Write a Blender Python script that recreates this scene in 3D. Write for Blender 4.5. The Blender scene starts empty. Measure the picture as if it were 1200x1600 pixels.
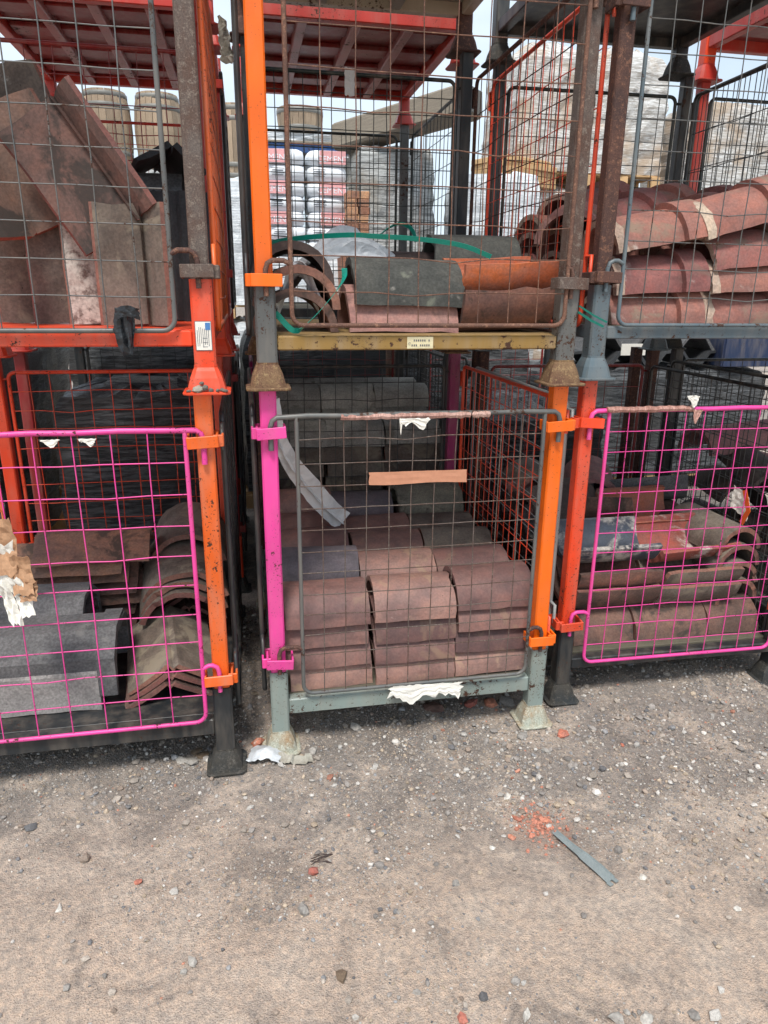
import bpy, math, random
import numpy as np
from mathutils import Vector, Matrix, Euler
R = math.radians
random.seed(7); rng = np.random.default_rng(7)
scene = bpy.context.scene
col = scene.collection

# ------------------------------------------------------------------ camera
cam_d = bpy.data.cameras.new('camera'); cam = bpy.data.objects.new('camera', cam_d); col.objects.link(cam)
scene.camera = cam
PITCH, YAW, ROLL = R(17.5), R(11.0), R(0.6)
_fw = Vector((math.sin(YAW)*math.cos(PITCH), math.cos(YAW)*math.cos(PITCH), -math.sin(PITCH)))
_rt = Vector((math.cos(YAW), -math.sin(YAW), 0)); _up = _rt.cross(_fw)
_r2 = _rt*math.cos(ROLL) + _up*math.sin(ROLL); _u2 = -_rt*math.sin(ROLL) + _up*math.cos(ROLL)
cam.matrix_world = Matrix(((_r2.x, _u2.x, -_fw.x, 0), (_r2.y, _u2.y, -_fw.y, 0), (_r2.z, _u2.z, -_fw.z, 1.6), (0, 0, 0, 1)))
cam_d.sensor_fit = 'VERTICAL'; cam_d.sensor_height = 24; cam_d.lens = 16.5
cam_d.clip_start = 0.05; cam_d.clip_end = 2000

# ------------------------------------------------------------------ sky, sun, exposure
SUN_EL, SUN_AZ = R(61), R(200)          # azimuth clockwise from +Y: behind the camera, a little to the left
world = bpy.data.worlds.new('World'); scene.world = world; world.use_nodes = True
nt = world.node_tree; nt.nodes.clear()
out = nt.nodes.new('ShaderNodeOutputWorld'); bg = nt.nodes.new('ShaderNodeBackground')
sky = nt.nodes.new('ShaderNodeTexSky'); sky.sky_type = 'NISHITA'; sky.sun_disc = False
sky.sun_elevation = SUN_EL; sky.sun_rotation = SUN_AZ; sky.air_density = 1.0; sky.dust_density = 1.5; sky.altitude = 50
tc = nt.nodes.new('ShaderNodeTexCoord'); mp = nt.nodes.new('ShaderNodeMapping'); mp.inputs['Scale'].default_value = (1, 1, 2.6)
nz = nt.nodes.new('ShaderNodeTexNoise'); nz.inputs['Scale'].default_value = 2.2; nz.inputs['Detail'].default_value = 7; nz.inputs['Roughness'].default_value = .55
rp = nt.nodes.new('ShaderNodeValToRGB'); rp.color_ramp.elements[0].position = .36; rp.color_ramp.elements[0].color = (.62, .62, .62, 1)
rp.color_ramp.elements[1].position = .62; rp.color_ramp.elements[1].color = (.96, .96, .96, 1)
mx = nt.nodes.new('ShaderNodeMix'); mx.data_type = 'RGBA'; mx.inputs[7].default_value = (5.4, 6.2, 6.9, 1)   # thin bright cloud sheet
nt.links.new(tc.outputs['Generated'], mp.inputs[0]); nt.links.new(mp.outputs[0], nz.inputs['Vector'])
nt.links.new(nz.outputs['Fac'], rp.inputs[0]); nt.links.new(rp.outputs[0], mx.inputs[0])
nt.links.new(sky.outputs[0], mx.inputs[6]); nt.links.new(mx.outputs[2], bg.inputs['Color'])
bg.inputs['Strength'].default_value = 0.118
nt.links.new(bg.outputs[0], out.inputs[0])
sun_d = bpy.data.lights.new('sun', 'SUN'); sun = bpy.data.objects.new('sun', sun_d); col.objects.link(sun)
sun_d.energy = 2.5; sun_d.angle = R(14); sun_d.color = (1, .96, .9)
_sd = Vector((math.sin(SUN_AZ)*math.cos(SUN_EL), math.cos(SUN_AZ)*math.cos(SUN_EL), math.sin(SUN_EL)))
sun.rotation_euler = (-_sd).to_track_quat('-Z', 'Y').to_euler()
vs = scene.view_settings; vs.view_transform = 'Standard'; vs.look = 'None'; vs.gamma = 1; vs.use_curve_mapping = False
vs.exposure = 0.55
scene.cycles.use_denoising = True; scene.cycles.use_adaptive_sampling = True; scene.cycles.adaptive_threshold = .025
scene.cycles.max_bounces = 5

# ------------------------------------------------------------------ materials
def lin(c):
    return tuple((x/12.92 if x <= .04045 else ((x+.055)/1.055)**2.4) for x in (v/255 for v in c)) + (1,)
class NT:
    def __init__(s, name):
        s.m = bpy.data.materials.new(name); s.m.use_nodes = True; s.t = s.m.node_tree
        s.b = s.t.nodes['Principled BSDF']; s.tc = s.t.nodes.new('ShaderNodeTexCoord')
        oi = s.t.nodes.new('ShaderNodeObjectInfo'); s.rand = oi.outputs['Random']
        ml = s.t.nodes.new('ShaderNodeMath'); ml.operation = 'MULTIPLY'; ml.inputs[1].default_value = 37.0
        s.t.links.new(s.rand, ml.inputs[0])
        ad = s.t.nodes.new('ShaderNodeVectorMath'); ad.operation = 'ADD'
        s.t.links.new(s.tc.outputs['Object'], ad.inputs[0]); s.t.links.new(ml.outputs[0], ad.inputs[1])
        s.vec = ad.outputs[0]
    def noise(s, scale, detail=4, rough=.6, stretch=None, dist=0, vec=None):
        n = s.t.nodes.new('ShaderNodeTexNoise'); n.inputs['Scale'].default_value = scale
        n.inputs['Detail'].default_value = detail; n.inputs['Roughness'].default_value = rough; n.inputs['Distortion'].default_value = dist
        v = vec or s.vec
        if stretch:
            m = s.t.nodes.new('ShaderNodeMapping'); m.inputs['Scale'].default_value = stretch
            s.t.links.new(v, m.inputs[0]); v = m.outputs[0]
        s.t.links.new(v, n.inputs['Vector']); return n.outputs['Fac']
    def ramp(s, fac, lo, hi, a=0, b=1):
        n = s.t.nodes.new('ShaderNodeMapRange'); n.interpolation_type = 'SMOOTHSTEP'
        n.inputs[1].default_value = lo; n.inputs[2].default_value = hi; n.inputs[3].default_value = a; n.inputs[4].default_value = b
        s.t.links.new(fac, n.inputs[0]); return n.outputs[0]
    def mix(s, fac, a, b, mode='MIX'):
        n = s.t.nodes.new('ShaderNodeMix'); n.data_type = 'RGBA'; n.blend_type = mode
        for k, v in ((0, fac), (6, a), (7, b)):
            if hasattr(v, 'is_linked'): s.t.links.new(v, n.inputs[k])
            else: n.inputs[k].default_value = v
        return n.outputs[2]
    def math(s, op, a, b):
        n = s.t.nodes.new('ShaderNodeMath'); n.operation = op
        for k, v in ((0, a), (1, b)):
            if hasattr(v, 'is_linked'): s.t.links.new(v, n.inputs[k])
            else: n.inputs[k].default_value = v
        return n.outputs[0]
    def hsv(s, c, h, sat, val):
        n = s.t.nodes.new('ShaderNodeHueSaturation')
        for k, v in (('Hue', h), ('Saturation', sat), ('Value', val)):
            if hasattr(v, 'is_linked'): s.t.links.new(v, n.inputs[k])
            else: n.inputs[k].default_value = v
        s.t.links.new(c, n.inputs['Color']); return n.outputs[0]
    def done(s, color, rough=.6, bump=None, bstr=.3, bdist=.003, metal=0, spec=None):
        for k, v in (('Base Color', color), ('Roughness', rough), ('Metallic', metal)):
            if hasattr(v, 'is_linked'): s.t.links.new(v, s.b.inputs[k])
            else: s.b.inputs[k].default_value = v
        if spec is not None: s.b.inputs['Specular IOR Level'].default_value = spec
        if bump is not None:
            n = s.t.nodes.new('ShaderNodeBump'); n.inputs['Strength'].default_value = bstr; n.inputs['Distance'].default_value = bdist
            s.t.links.new(bump, n.inputs['Height']); s.t.links.new(n.outputs[0], s.b.inputs['Normal'])
        return s.m
M = {}
RUST = (.085, .032, .014, 1); RUSTD = (.03, .015, .010, 1); DUST = (.34, .28, .22, 1)
def paint(name, c, wear=.45, dust=.35, rough=.42):
    """sprayed steel paint: chips down to rust, brushed dust and faint streaks"""
    g = NT(name); c = lin(c)
    big = g.noise(3.5, 3); streak = g.noise(5, 3, .6, (4, 4, .9)); fine = g.noise(46, 4, .7); grain = g.noise(210, 2)
    base = g.mix(g.ramp(big, .3, .75), c, tuple(x*.74 for x in c[:3])+(1,))
    base = g.mix(g.math('MULTIPLY', g.ramp(streak, .35, .8), dust*.75), base, DUST)
    chip = g.math('MULTIPLY', g.ramp(g.math('ADD', fine, g.math('MULTIPLY', big, .55)), 1.07-wear*.32, 1.12-wear*.32), 1.0)
    rustc = g.mix(grain, RUSTD, RUST)
    scr = g.ramp(g.noise(150, 2, .6), .68-wear*.1, .72-wear*.1)
    base = g.mix(g.math('MULTIPLY', scr, g.ramp(big, .42, .6)), base, rustc); base = g.mix(chip, base, rustc)
    M[name] = g.done(base, g.ramp(chip, 0, 1, rough, .85), g.math('SUBTRACT', g.math('MULTIPLY', grain, .25), chip), .5, .0012)
def rusty(name, c1, c2, c3, rough=.82):
    g = NT(name)
    a = g.noise(7, 6, .65); b = g.noise(60, 5, .7); s_ = g.noise(11, 4, .6, (5, 5, .6)); f = g.noise(240, 3, .7)
    x = g.mix(g.ramp(a, .35, .65), lin(c1), lin(c2)); x = g.mix(g.ramp(b, .5, .68), x, lin(c3)); x = g.mix(g.ramp(s_, .5, .8, 0, .6), x, lin(c2))
    x = g.hsv(x, .5, 1, g.ramp(f, .3, .7, .75, 1.25))
    M[name] = g.done(x, rough, g.math('ADD', b, f), .55, .0016)
def clay(name, c1, c2, spot=None, spot_amt=.0, lime=0, rough=.85, speck=.5, vary=.3, bump=.5):
    """weathered fired clay or concrete: two body tones, pores, soot or lichen patches, lime splashes; each tile gets its own tone"""
    g = NT(name)
    a = g.noise(5, 4, .62, dist=.4); b = g.noise(24, 4, .65); f = g.noise(120, 2, .6); st = g.noise(6, 4, .6, (1.2, 4, 4))
    x = g.mix(g.ramp(a, .34, .68), lin(c1), lin(c2))
    x = g.mix(g.ramp(st, .5, .78, 0, .55), x, tuple(v*.55 for v in lin(c2)[:3])+(1,))
    x = g.hsv(x, .5, g.ramp(b, .3, .7, .92, 1.06), g.ramp(b, .28, .72, .88, 1.11))
    x = g.hsv(x, .5, 1, g.ramp(f, .3, .72, 1-speck*.28, 1+speck*.26))
    if spot: x = g.mix(g.ramp(g.noise(6.5, 5, .65, dist=.6), .68-spot_amt*.36, .8-spot_amt*.36, 0, .85), x, lin(spot))
    if lime:
        lm = g.math('MULTIPLY', g.ramp(g.noise(5, 6, .65, dist=.5), .68-lime*.2, .80-lime*.2), g.ramp(b, .34, .56))
        x = g.mix(g.math('MULTIPLY', lm, g.ramp(f, .2, .7, .55, .95)), x, (.60, .55, .49, 1))
    pit = g.ramp(g.noise(75, 2, .5), .2, .28)
    x = g.mix(pit, tuple(v*.4 for v in lin(c2)[:3])+(1,), x)
    x = g.hsv(x, g.ramp(g.rand, 0, 1, .492, .508), 1, g.ramp(g.rand, 0, 1, 1-vary*.6, 1+vary*.6))
    M[name] = g.done(x, rough, g.math('ADD', g.math('MULTIPLY', f, .6), g.math('ADD', b, pit)), bump*.7, .0018, spec=.45)
def film(name, c1, c2, c3=None, sc=26, rough=.28, stretch=(.6, .6, 7)):
    """stretch film pulled round a load: creases, bands where more layers overlap, the load showing through in places"""
    g = NT(name)
    a = g.noise(sc*.35, 5, .65, stretch, .5); b = g.noise(sc*1.6, 4, .6, stretch, .6); p = g.noise(1.7, 4)
    x = g.mix(g.ramp(a, .38, .6), lin(c1), lin(c2)); x = g.mix(g.ramp(b, .52, .72, 0, .75), x, lin(c1))
    if c3: x = g.mix(g.ramp(p, .46, .62, 0, .8), x, lin(c3))
    M[name] = g.done(x, g.ramp(b, .3, .7, rough, rough+.25), g.math('ADD', a, b), .9, .012)
def plain(name, c, rough=.6, var=.25, sc=14, bump=.3, bdist=.002, stretch=None):
    g = NT(name); c = lin(c)
    a = g.noise(sc, 6, .65, stretch); f = g.noise(sc*9, 3, .7, stretch)
    x = g.mix(a, tuple(v*(1-var) for v in c[:3])+(1,), tuple(min(1, v*(1+var)) for v in c[:3])+(1,))
    x = g.hsv(x, .5, 1, g.ramp(f, .3, .7, 1-var*.5, 1+var*.5))
    x = g.hsv(x, .5, 1, g.ramp(g.rand, 0, 1, 1-var*.5, 1+var*.5))
    M[name] = g.done(x, rough, g.math('ADD', a, f), bump, bdist)

paint('orange', (240, 102, 26), .4, .5); paint('orange_bright', (255, 112, 6), .16, .12); paint('red_orange', (238, 72, 30), .4)
paint('pink', (238, 70, 158), .42, .2); paint('magenta', (150, 24, 92), .3); paint('black', (40, 44, 47), .4, .35, .45)
paint('blue_grey', (92, 108, 116), .5, .4); paint('galv_green', (142, 156, 150), .5, .45); paint('grey_steel', (92, 94, 93), .62, .35)
paint('mustard', (148, 116, 58), .75, .5, .6); paint('red', (196, 58, 46), .42, .3); paint('red_deep', (140, 36, 38), .45, .4)
paint('cream', (190, 180, 160), .55, .5); paint('dark_green', (22, 40, 40), .3, .4); paint('blue', (30, 78, 138), .4, .3); paint('navy', (26, 48, 84), .4, .4)
paint('galv_light', (150, 154, 154), .35, .3)
rusty('rust_brown', (92, 62, 52), (70, 50, 46), (120, 84, 66)); rusty('rust_grey', (98, 88, 82), (88, 66, 56), (120, 108, 98))
rusty('rust_wire', (116, 82, 66), (92, 66, 56), (140, 104, 84)); rusty('rust_foot', (120, 94, 66), (96, 66, 50), (140, 116, 82))
rusty('galv_foot', (168, 172, 158), (150, 120, 86), (186, 186, 172))
rusty('black_foot', (46, 50, 52), (60, 56, 50), (86, 82, 76))
clay('clay_plum', (146, 109, 99), (116, 88, 84), (152, 124, 104), .35, .06, .6, .4, .55)
clay('clay_plum_dark', (108, 98, 102), (86, 80, 86), (90, 78, 76), .2, 0, .78, .5, .2)
clay('clay_grey_lichen', (136, 130, 114), (108, 104, 94), (70, 66, 60), .35, 0, .9, .8, .2)
clay('clay_moss', (84, 83, 78), (65, 66, 63), (120, 122, 108), .18, .12, .92, .7, .15)
clay('clay_red', (166, 122, 114), (140, 100, 98), (112, 88, 80), .25, .12, .85, .5, .25)
clay('clay_rose', (160, 106, 96), (134, 90, 84), (132, 112, 98), .35, .35, .85, .5, .25)
clay('clay_orange', (214, 128, 84), (190, 108, 74), (112, 78, 60), .3, 0, .8, .5, .15)
clay('clay_sooty', (156, 112, 92), (112, 86, 78), (70, 60, 54), .45, .05, .85, .6, .2)
clay('clay_brown', (124, 94, 82), (96, 76, 68), (58, 53, 49), .5, .08, .85, .6, .3)
clay('clay_brown_limed', (118, 92, 84), (84, 70, 66), (66, 60, 56), .2, 1.6, .85, .6, .2)
clay('clay_umber', (122, 110, 100), (94, 82, 74), (138, 126, 110), .45, .12, .9, .6, .25)
clay('concrete_slate', (104, 103, 103), (84, 84, 86), (124, 122, 119), .3, .0, .9, .9, .25, .9)
clay('concrete_pale', (158, 154, 150), (134, 130, 127), None, 0, .1, .9, .8, .2)
clay('clay_pale', (176, 172, 164), (150, 146, 138), (120, 114, 104), .3, .1, .9, .6, .3)
clay('concrete_dark', (66, 68, 70), (50, 52, 56), (84, 84, 84), .2, .0, .85, .6, .3)
clay('clay_glaze_limed', (72, 78, 90), (58, 62, 72), None, 0, 1.2, .45, .4, .1)
clay('clay_red_limed', (164, 96, 78), (140, 84, 70), None, 0, .75, .75, .5, .1)
clay('clay_dark', (82, 66, 62), (62, 52, 50), (96, 84, 78), .3, .1, .85, .6, .4)
clay('clay_edge', (142, 98, 86), (120, 84, 76), None, 0, .2, .9, .6, .2)
clay('clay_edge_pale', (188, 168, 150), (170, 142, 128), None, 0, .4, .9, .6, .2)
clay('brick', (188, 120, 100), (164, 100, 84), (190, 150, 130), .3, .15, .9, .8, .4)
clay('brick_buff', (186, 140, 108), (160, 116, 92), (140, 120, 110), .3, .1, .9, .8, .5)
clay('stone_pale', (206, 200, 190), (176, 170, 162), None, 0, 0, .9, .7, .5); clay('stone_grey', (158, 152, 145), (128, 123, 118), None, 0, 0, .9, .7, .6)
film('film_white', (242, 245, 247), (204, 210, 214)); film('film_grey', (206, 208, 206), (140, 142, 140), (160, 150, 134))
film('film_timber', (240, 240, 238), (176, 170, 162), (192, 166, 138), 40); film('film_dark', (104, 106, 108), (32, 34, 37), (58, 57, 56), 30)
film('sheet_white', (226, 228, 230), (184, 188, 192), None, 9, .35, (1, 1, 1)); film('sheet_grey', (232, 234, 234), (200, 204, 206), None, 9, .45, (1, 1, 1))
film('sheet_clear', (176, 172, 160), (120, 112, 100), None, 12, .2, (1, 1, 1)); film('plastic_pink', (214, 164, 150), (176, 126, 112), (230, 200, 186), 30, .35, (6, 1, 1))
film('plastic_black', (46, 50, 54), (26, 28, 32), None, 12, .28, (1, 1, 1)); plain('tape_brown', (190, 134, 106), .28, .1, 6, .15, .001)
plain('strap_green', (18, 150, 132), .3, .12); plain('card_brown', (176, 136, 104), .8, .2); plain('paper_white', (226, 222, 212), .8, .12, 20)
plain('wood', (196, 160, 116), .8, .3, 9, .5, .002, (1, 9, 9)); plain('wood_old', (132, 122, 108), .85, .35, 7, .7, .003, (1, 10, 10))
plain('wood_deck', (112, 106, 90), .9, .35, 8, .6, .003, (1, 10, 10)); plain('oak', (156, 136, 114), .8, .45, 12, .5, .003, (8, 8, 1)); plain('hoop', (120, 118, 112), .5, .3)
plain('steel_teal', (122, 130, 130), .55, .25, 20); plain('orange_card', (232, 100, 40), .5, .1); plain('ink', (84, 88, 98), .6, .1); plain('ink_blue', (70, 120, 176), .5, .1)
plain('bag_red', (232, 168, 168), .5, .2); plain('bag_white', (232, 236, 240), .5, .06); plain('plate_cream', (206, 196, 160), .6, .2, 40)
plain('deck_mustard', (150, 122, 78), .8, .3, 9); plain('dirt_clod', (132, 112, 92), .95, .35, 60, .9, .004); plain('timber_end', (96, 94, 90), .9, .3, 90, .9, .004)
plain('board_grey', (150, 146, 136), .8, .2)
# ------------------------------------------------------------------ mesh helpers
class MB:
    def __init__(s): s.v, s.f, s.sm, s.mi = [], [], [], []
    def add(s, vs, fs, smooth=False, mi=0):
        o = len(s.v); s.v += [tuple(p) for p in vs]; s.f += [tuple(i+o for i in f) for f in fs]; s.sm += [smooth]*len(fs); s.mi += [mi]*len(fs)
    def loft(s, rings, smooth=False, cap0=True, cap1=True, closed=True):
        n = len(rings[0]); vs = [p for r in rings for p in r]; fs = []
        for k in range(len(rings)-1):
            for i in range(n if closed else n-1):
                j = (i+1) % n; fs.append((k*n+i, k*n+j, (k+1)*n+j, (k+1)*n+i))
        s.add(vs, fs, smooth)
        if cap0: s.add(rings[0], [tuple(range(n-1, -1, -1))])
        if cap1: s.add(rings[-1], [tuple(range(n))])
    def box(s, c, d, ch=.002, rot=None):
        x, y, z = (v/2 for v in d); ch = min(ch, x*.45, y*.45, z*.45)
        rings = []
        for zz, k in ((-z, ch), (-z+ch, 0), (z-ch, 0), (z, ch)):
            a, b = x-k, y-k; q = ch
            rings.append([Vector(p) for p in ((-a+q, -b, zz), (a-q, -b, zz), (a, -b+q, zz), (a, b-q, zz), (a-q, b, zz), (-a+q, b, zz), (-a, b-q, zz), (-a, -b+q, zz))])
        c = Vector(c)
        rings = [[(rot @ p if rot else p) + c for p in r] for r in rings]
        s.loft(rings)
    def tube(s, pts, r, n=8, smooth=True, cap=True):
        pts = [Vector(p) for p in pts]; rings = []; ref = None
        for i, p in enumerate(pts):
            t = (pts[min(i+1, len(pts)-1)] - pts[max(i-1, 0)]).normalized()
            if ref is None:
                ref = Vector((0, 0, 1)) if abs(t.z) < .9 else Vector((1, 0, 0))
            a = t.cross(ref).normalized(); b = a.cross(t).normalized(); ref = b
            rr = r[i] if isinstance(r, (list, tuple)) else r
            rings.append([p + (a*math.cos(2*math.pi*k/n) + b*math.sin(2*math.pi*k/n))*rr for k in range(n)])
        s.loft(rings, smooth, cap, cap)
    def mesh(s, name, mat):
        me = bpy.data.meshes.new(name); me.from_pydata(s.v, [], s.f)
        me.polygons.foreach_set('use_smooth', s.sm); 
        for m_ in (mat if isinstance(mat, tuple) else (mat,)): me.materials.append(M[m_])
        if isinstance(mat, tuple): me.polygons.foreach_set('material_index', s.mi)
        me.update(); return me
    def build(s, name, mat, parent=None, loc=(0, 0, 0), rot=None):
        return put(name, s.mesh(name, mat), parent, loc, rot)
def put(name, me, parent=None, loc=(0, 0, 0), rot=None):
    o = bpy.data.objects.new(name, me); col.objects.link(o); o.parent = parent; o.location = loc
    if rot is not None:
        if isinstance(rot, Matrix): o.rotation_euler = rot.to_euler()
        else: o.rotation_euler = rot
    return o
def tag(o, label, cat, group=None):
    o['label'] = label; o['category'] = cat
    if group: o['group'] = group
    return o
def thing(name, label, cat, loc=(0, 0, 0), rz=0, group=None):
    o = put(name, None, None, loc, (0, 0, rz)); o.empty_display_size = .1
    return tag(o, label, cat, group)
def kind(o, k): o['kind'] = k; return o
def rsq(h, q, z, hy=None, c=(0, 0)):
    hy = h if hy is None else hy
    return [Vector((x+c[0], y+c[1], z)) for x, y in ((-h+q, -hy), (h-q, -hy), (h, -hy+q), (h, hy-q), (h-q, hy), (-h+q, hy), (-h, hy-q), (-h, -hy+q))]
def frame_path(x0, x1, z0, z1, r=.035, top=False, n=5):
    """closed-bottom U (or full loop) with rounded corners, as points in the XZ plane"""
    p = []
    def arc(cx, cz, a0, a1):
        for k in range(n+1):
            a = a0+(a1-a0)*k/n; p.append((cx+r*math.cos(a), 0, cz+r*math.sin(a)))
    p.append((x0, 0, z1 if not top else z1-r-.01)); arc(x0+r, z0+r, math.pi, 1.5*math.pi); arc(x1-r, z0+r, 1.5*math.pi, 2*math.pi)
    if top: arc(x1-r, z1-r, 0, .5*math.pi); arc(x0+r, z1-r, .5*math.pi, math.pi); p.append(p[0])
    else: p.append((x1, 0, z1))
    return p
def wires(mb, x0, x1, z0, z1, cw, chh, r, jit, xf, seg=7, bent=.06):
    nx = max(1, round((x1-x0)/cw)); nz = max(1, round((z1-z0)/chh))
    bow = random.uniform(-1, 1)*jit*2
    def bulge(x, z): return bow*math.sin(math.pi*(x-x0)/(x1-x0))*math.sin(math.pi*(z-z0)/(z1-z0))
    for i in range(1, nx):
        x = x0+(x1-x0)*i/nx+random.uniform(-1, 1)*jit*.4; d = random.uniform(-1, 1)*jit*.7
        pts = []
        for k in range(seg+1):
            z = z0+(z1-z0)*k/seg; w = random.gauss(0, jit*.25)*(0 < k < seg)
            pts.append(xf(x+d*math.sin(math.pi*k/seg)+w, -r+bulge(x, z), z))
        mb.tube(pts, r, 5, True, False)
    for i in range(1, nz):
        z = z0+(z1-z0)*i/nz+random.uniform(-1, 1)*jit*.4; d = random.uniform(-1, 1)*jit*.7; kink = random.random() < bent*4; kk = random.randint(1, seg-1)
        pts = []
        for k in range(seg+1):
            x = x0+(x1-x0)*k/seg; w = random.gauss(0, jit*.25)*(0 < k < seg)
            if kink and k == kk: w -= jit*1.6
            pts.append(xf(x, r+bulge(x, z), z+d*math.sin(math.pi*k/seg)+w))
        mb.tube(pts, r, 5, True, False)
POST = .026; SLV = .031; HGT = 1.304
_bell = {}
def bell_mesh(mat):
    if mat not in _bell:
        b = MB()
        b.loft([rsq(.066, .012, 0), rsq(.068, .014, .003), rsq(.068, .014, .007), rsq(.064, .014, .009)])
        b.loft([rsq(.055, .014, .008), rsq(.052, .014, .022), rsq(.046, .013, .046), rsq(.038, .011, .066), rsq(.033, .009, .076), rsq(.033, .008, .082)], False, False, True)
        _bell[mat] = b.mesh('foot', mat)
    return _bell[mat]
def prism_mesh(name, mat, h, q, z0, z1, bow=0):
    b = MB(); n = 6; rr = []
    for k in range(n+1):
        t = k/n; dx = bow*math.sin(math.pi*t); rr.append(rsq(h, q, z0+(z1-z0)*t, None, (dx, 0)))
    b.loft(rr); return b.mesh(name, mat)
def stillage(label, x0, x1, y0, y1, z, foot='black_foot', sleeve='black', posts=('orange',)*4, beam='black', deck='wood_deck', bz=(.145, .205),
             slv=.32, gate=None, left=None, right=None, back=None, base_only=False, ribs=None, yaw=0, planks=False, group='stacked mesh stillages', brk=None, feet=(0, 1, 2, 3)):
    cx, cy = (x0+x1)/2, (y0+y1)/2; W, D = (x1-x0)/2, (y1-y0)/2
    t = thing('mesh_stillage', label, 'stillage', (cx, cy, z), yaw, group)
    P = [(-W, -D), (W, -D), (-W, D), (W, D)]
    for i, (px, py) in enumerate(P):
        if i in feet: put('foot', bell_mesh(foot), t, (px, py, 0), (0, 0, random.choice((0, 1, 2, 3))*math.pi/2))
        put('post_sleeve', prism_mesh('post_sleeve', sleeve, SLV, .006, .075, slv), t, (px, py, 0))
        if not base_only:
            put('post', prism_mesh('post', posts[i], POST, .005, slv-.02, HGT-.001, random.uniform(-.002, .002)), t, (px, py, 0))
    zb = sum(bz)/2; hb = bz[1]-bz[0]
    for sy in (-1, 1):
        b = MB(); b.box((0, 0, 0), (2*W-2*SLV-.002, .046, hb), .004); b.build('beam', beam, t, (0, sy*D, zb))
    for sx in (-1, 1):
        b = MB(); b.box((0, 0, 0), (.046, 2*D-2*SLV-.002, hb), .004); b.build('beam', beam, t, (sx*W, 0, zb))
    if planks:
        n = 8; w = (2*D-.05)/n
        for k in range(n):
            b = MB(); b.box((0, 0, 0), (2*W-.05, w-.008, .02), .002); b.build('deck_plank', deck, t, (0, -D+.025+w*(k+.5), bz[1]-.006+random.uniform(-.002, .002)))
    else:
        b = MB(); b.box((0, 0, bz[1]-.006), (2*W-.03, 2*D-.03, .014), .002)
        if ribs:   # pressed folds across the sheet, seen from below
            for k in range(4):
                yy = -D+.06+(2*D-.12)*(k+.5)/4; b.box((0, yy, bz[1]-.024), (2*W-.06, .13, .022), .01)
        b.build('deck', deck, t)
    if ribs:
        for k in range(ribs):
            xx = -W+2*W*(k+1)/(ribs+1)
            b = MB(); b.box((0, 0, 0), (.045, 2*D-.05, hb*.9), .004); b.build('rib', ribs_mat(deck), t, (xx, 0, bz[0]+hb*.42))
    dz = bz[1]-.2
    def bracket(px, py, zc, m, side):
        b = MB(); w = POST+.009
        b.box((-side*.006, -w-.016, 0), (2*w+.022, .007, .036), .002)
        b.box((-side*.006-w-.008, -.014, 0), (.007, 2*w-.01, .036), .002); b.box((-side*.006+w+.008, -.014, 0), (.007, 2*w-.01, .036), .002)
        b.build('bracket', m, t, (px, py, zc), (R(random.uniform(-3, 3)), R(random.uniform(-5, 5)), 0))
    def side_bracket(px, py, zc, m, side):
        b = MB(); b.box((side*(POST+.026), 0, 0), (.007, .075, .036), .002); b.box((side*(POST+.013), .036, 0), (.03, .007, .036), .002); b.box((side*(POST+.013), -.036, 0), (.03, .007, .036), .002)
        b.build('bracket', m, t, (px, py, zc))
    if gate and not base_only:
        gm, cw, chh, wr = gate['mat'], gate.get('cw', .078), gate.get('ch', .075), gate.get('r', .0019)
        gy = -D-POST-.012; g0, g1 = -W+gate.get('in0', .085), W-gate.get('in1', .058); b0 = gate.get('z0', .222)+dz; b1 = gate.get('z1', 1.215)+dz
        b = MB(); b.tube(frame_path(g0, g1, b0, b1), .007, 8); go = b.build('gate', gm, t, (0, gy, 0), (0, R(gate.get('tilt', 0)), 0))
        b = MB(); tr = .0086; xl, xr = -W+.004, W-.004; zt = b1
        pts = [(xl, 0, zt-.105), (xl, 0, zt-.03), (xl+.006, 0, zt-.012), (xl+.02, 0, zt-.002)] + [(xl+(xr-xl)*k/8, random.uniform(-.002, .002), zt+random.uniform(-.002, .002)) for k in range(1, 8)] + [(xr-.02, 0, zt-.002), (xr-.006, 0, zt-.012), (xr, 0, zt-.03), (xr, 0, zt-.105)]
        b.tube(pts, tr, 8); b.build('top_rail', gate.get('rail', gm), go)
        for s_, gx, px in ((-1, g0, -W+.004), (1, g1, W-.004)):
            zh = .415+dz; b = MB()
            b.tube([(gx, 0, zh-.01), (gx+s_*.02, 0, zh), (px-s_*.02, 0, zh), (px-s_*.006, 0, zh-.008), (px, 0, zh-.026), (px, 0, zh-.1)], .0075, 8)
            b.build('hook', gate.get('hook', gm), go)
        b = MB(); wires(b, g0, g1, b0, b1, cw, chh, wr, gate.get('jit', .004), lambda x, y, zz: (x, y, zz), bent=gate.get('bent', .06))
        kind(b.build('wire_mesh', gate.get('wire', gm), go), 'stuff')
        for i, s_ in ((0, -1), (1, 1)):
            m = brk[i] if brk else posts[i]
            bracket(P[i][0], P[i][1], .36+dz, m, s_); bracket(P[i][0], P[i][1], 1.165+dz, m, s_)
    for key, cfg in (('left', left), ('right', right), ('back', back)):
        if not cfg or base_only: continue
        m = cfg['mat']; cw, chh, wr = cfg.get('cw', .078), cfg.get('ch', .075), cfg.get('r', .0021); z0, z1 = cfg.get('z0', .2)+dz, cfg.get('z1', 1.235)+dz
        if key == 'back':
            u0, u1 = -W+.05, W-.05; yy = D+cfg.get('off', .0); xf = lambda x, y, zz: (x, yy+y, zz)
        else:
            s_ = -1 if key == 'left' else 1; u0, u1 = -D+.045, D-.04; xx = s_*(W+cfg.get('off', .046)); xf = lambda x, y, zz: (xx+s_*y, x, zz)
        b = MB(); b.tube([xf(*p) for p in frame_path(u0, u1, z0, z1, .03, True)], cfg.get('fr', .0085), 8)
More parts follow.
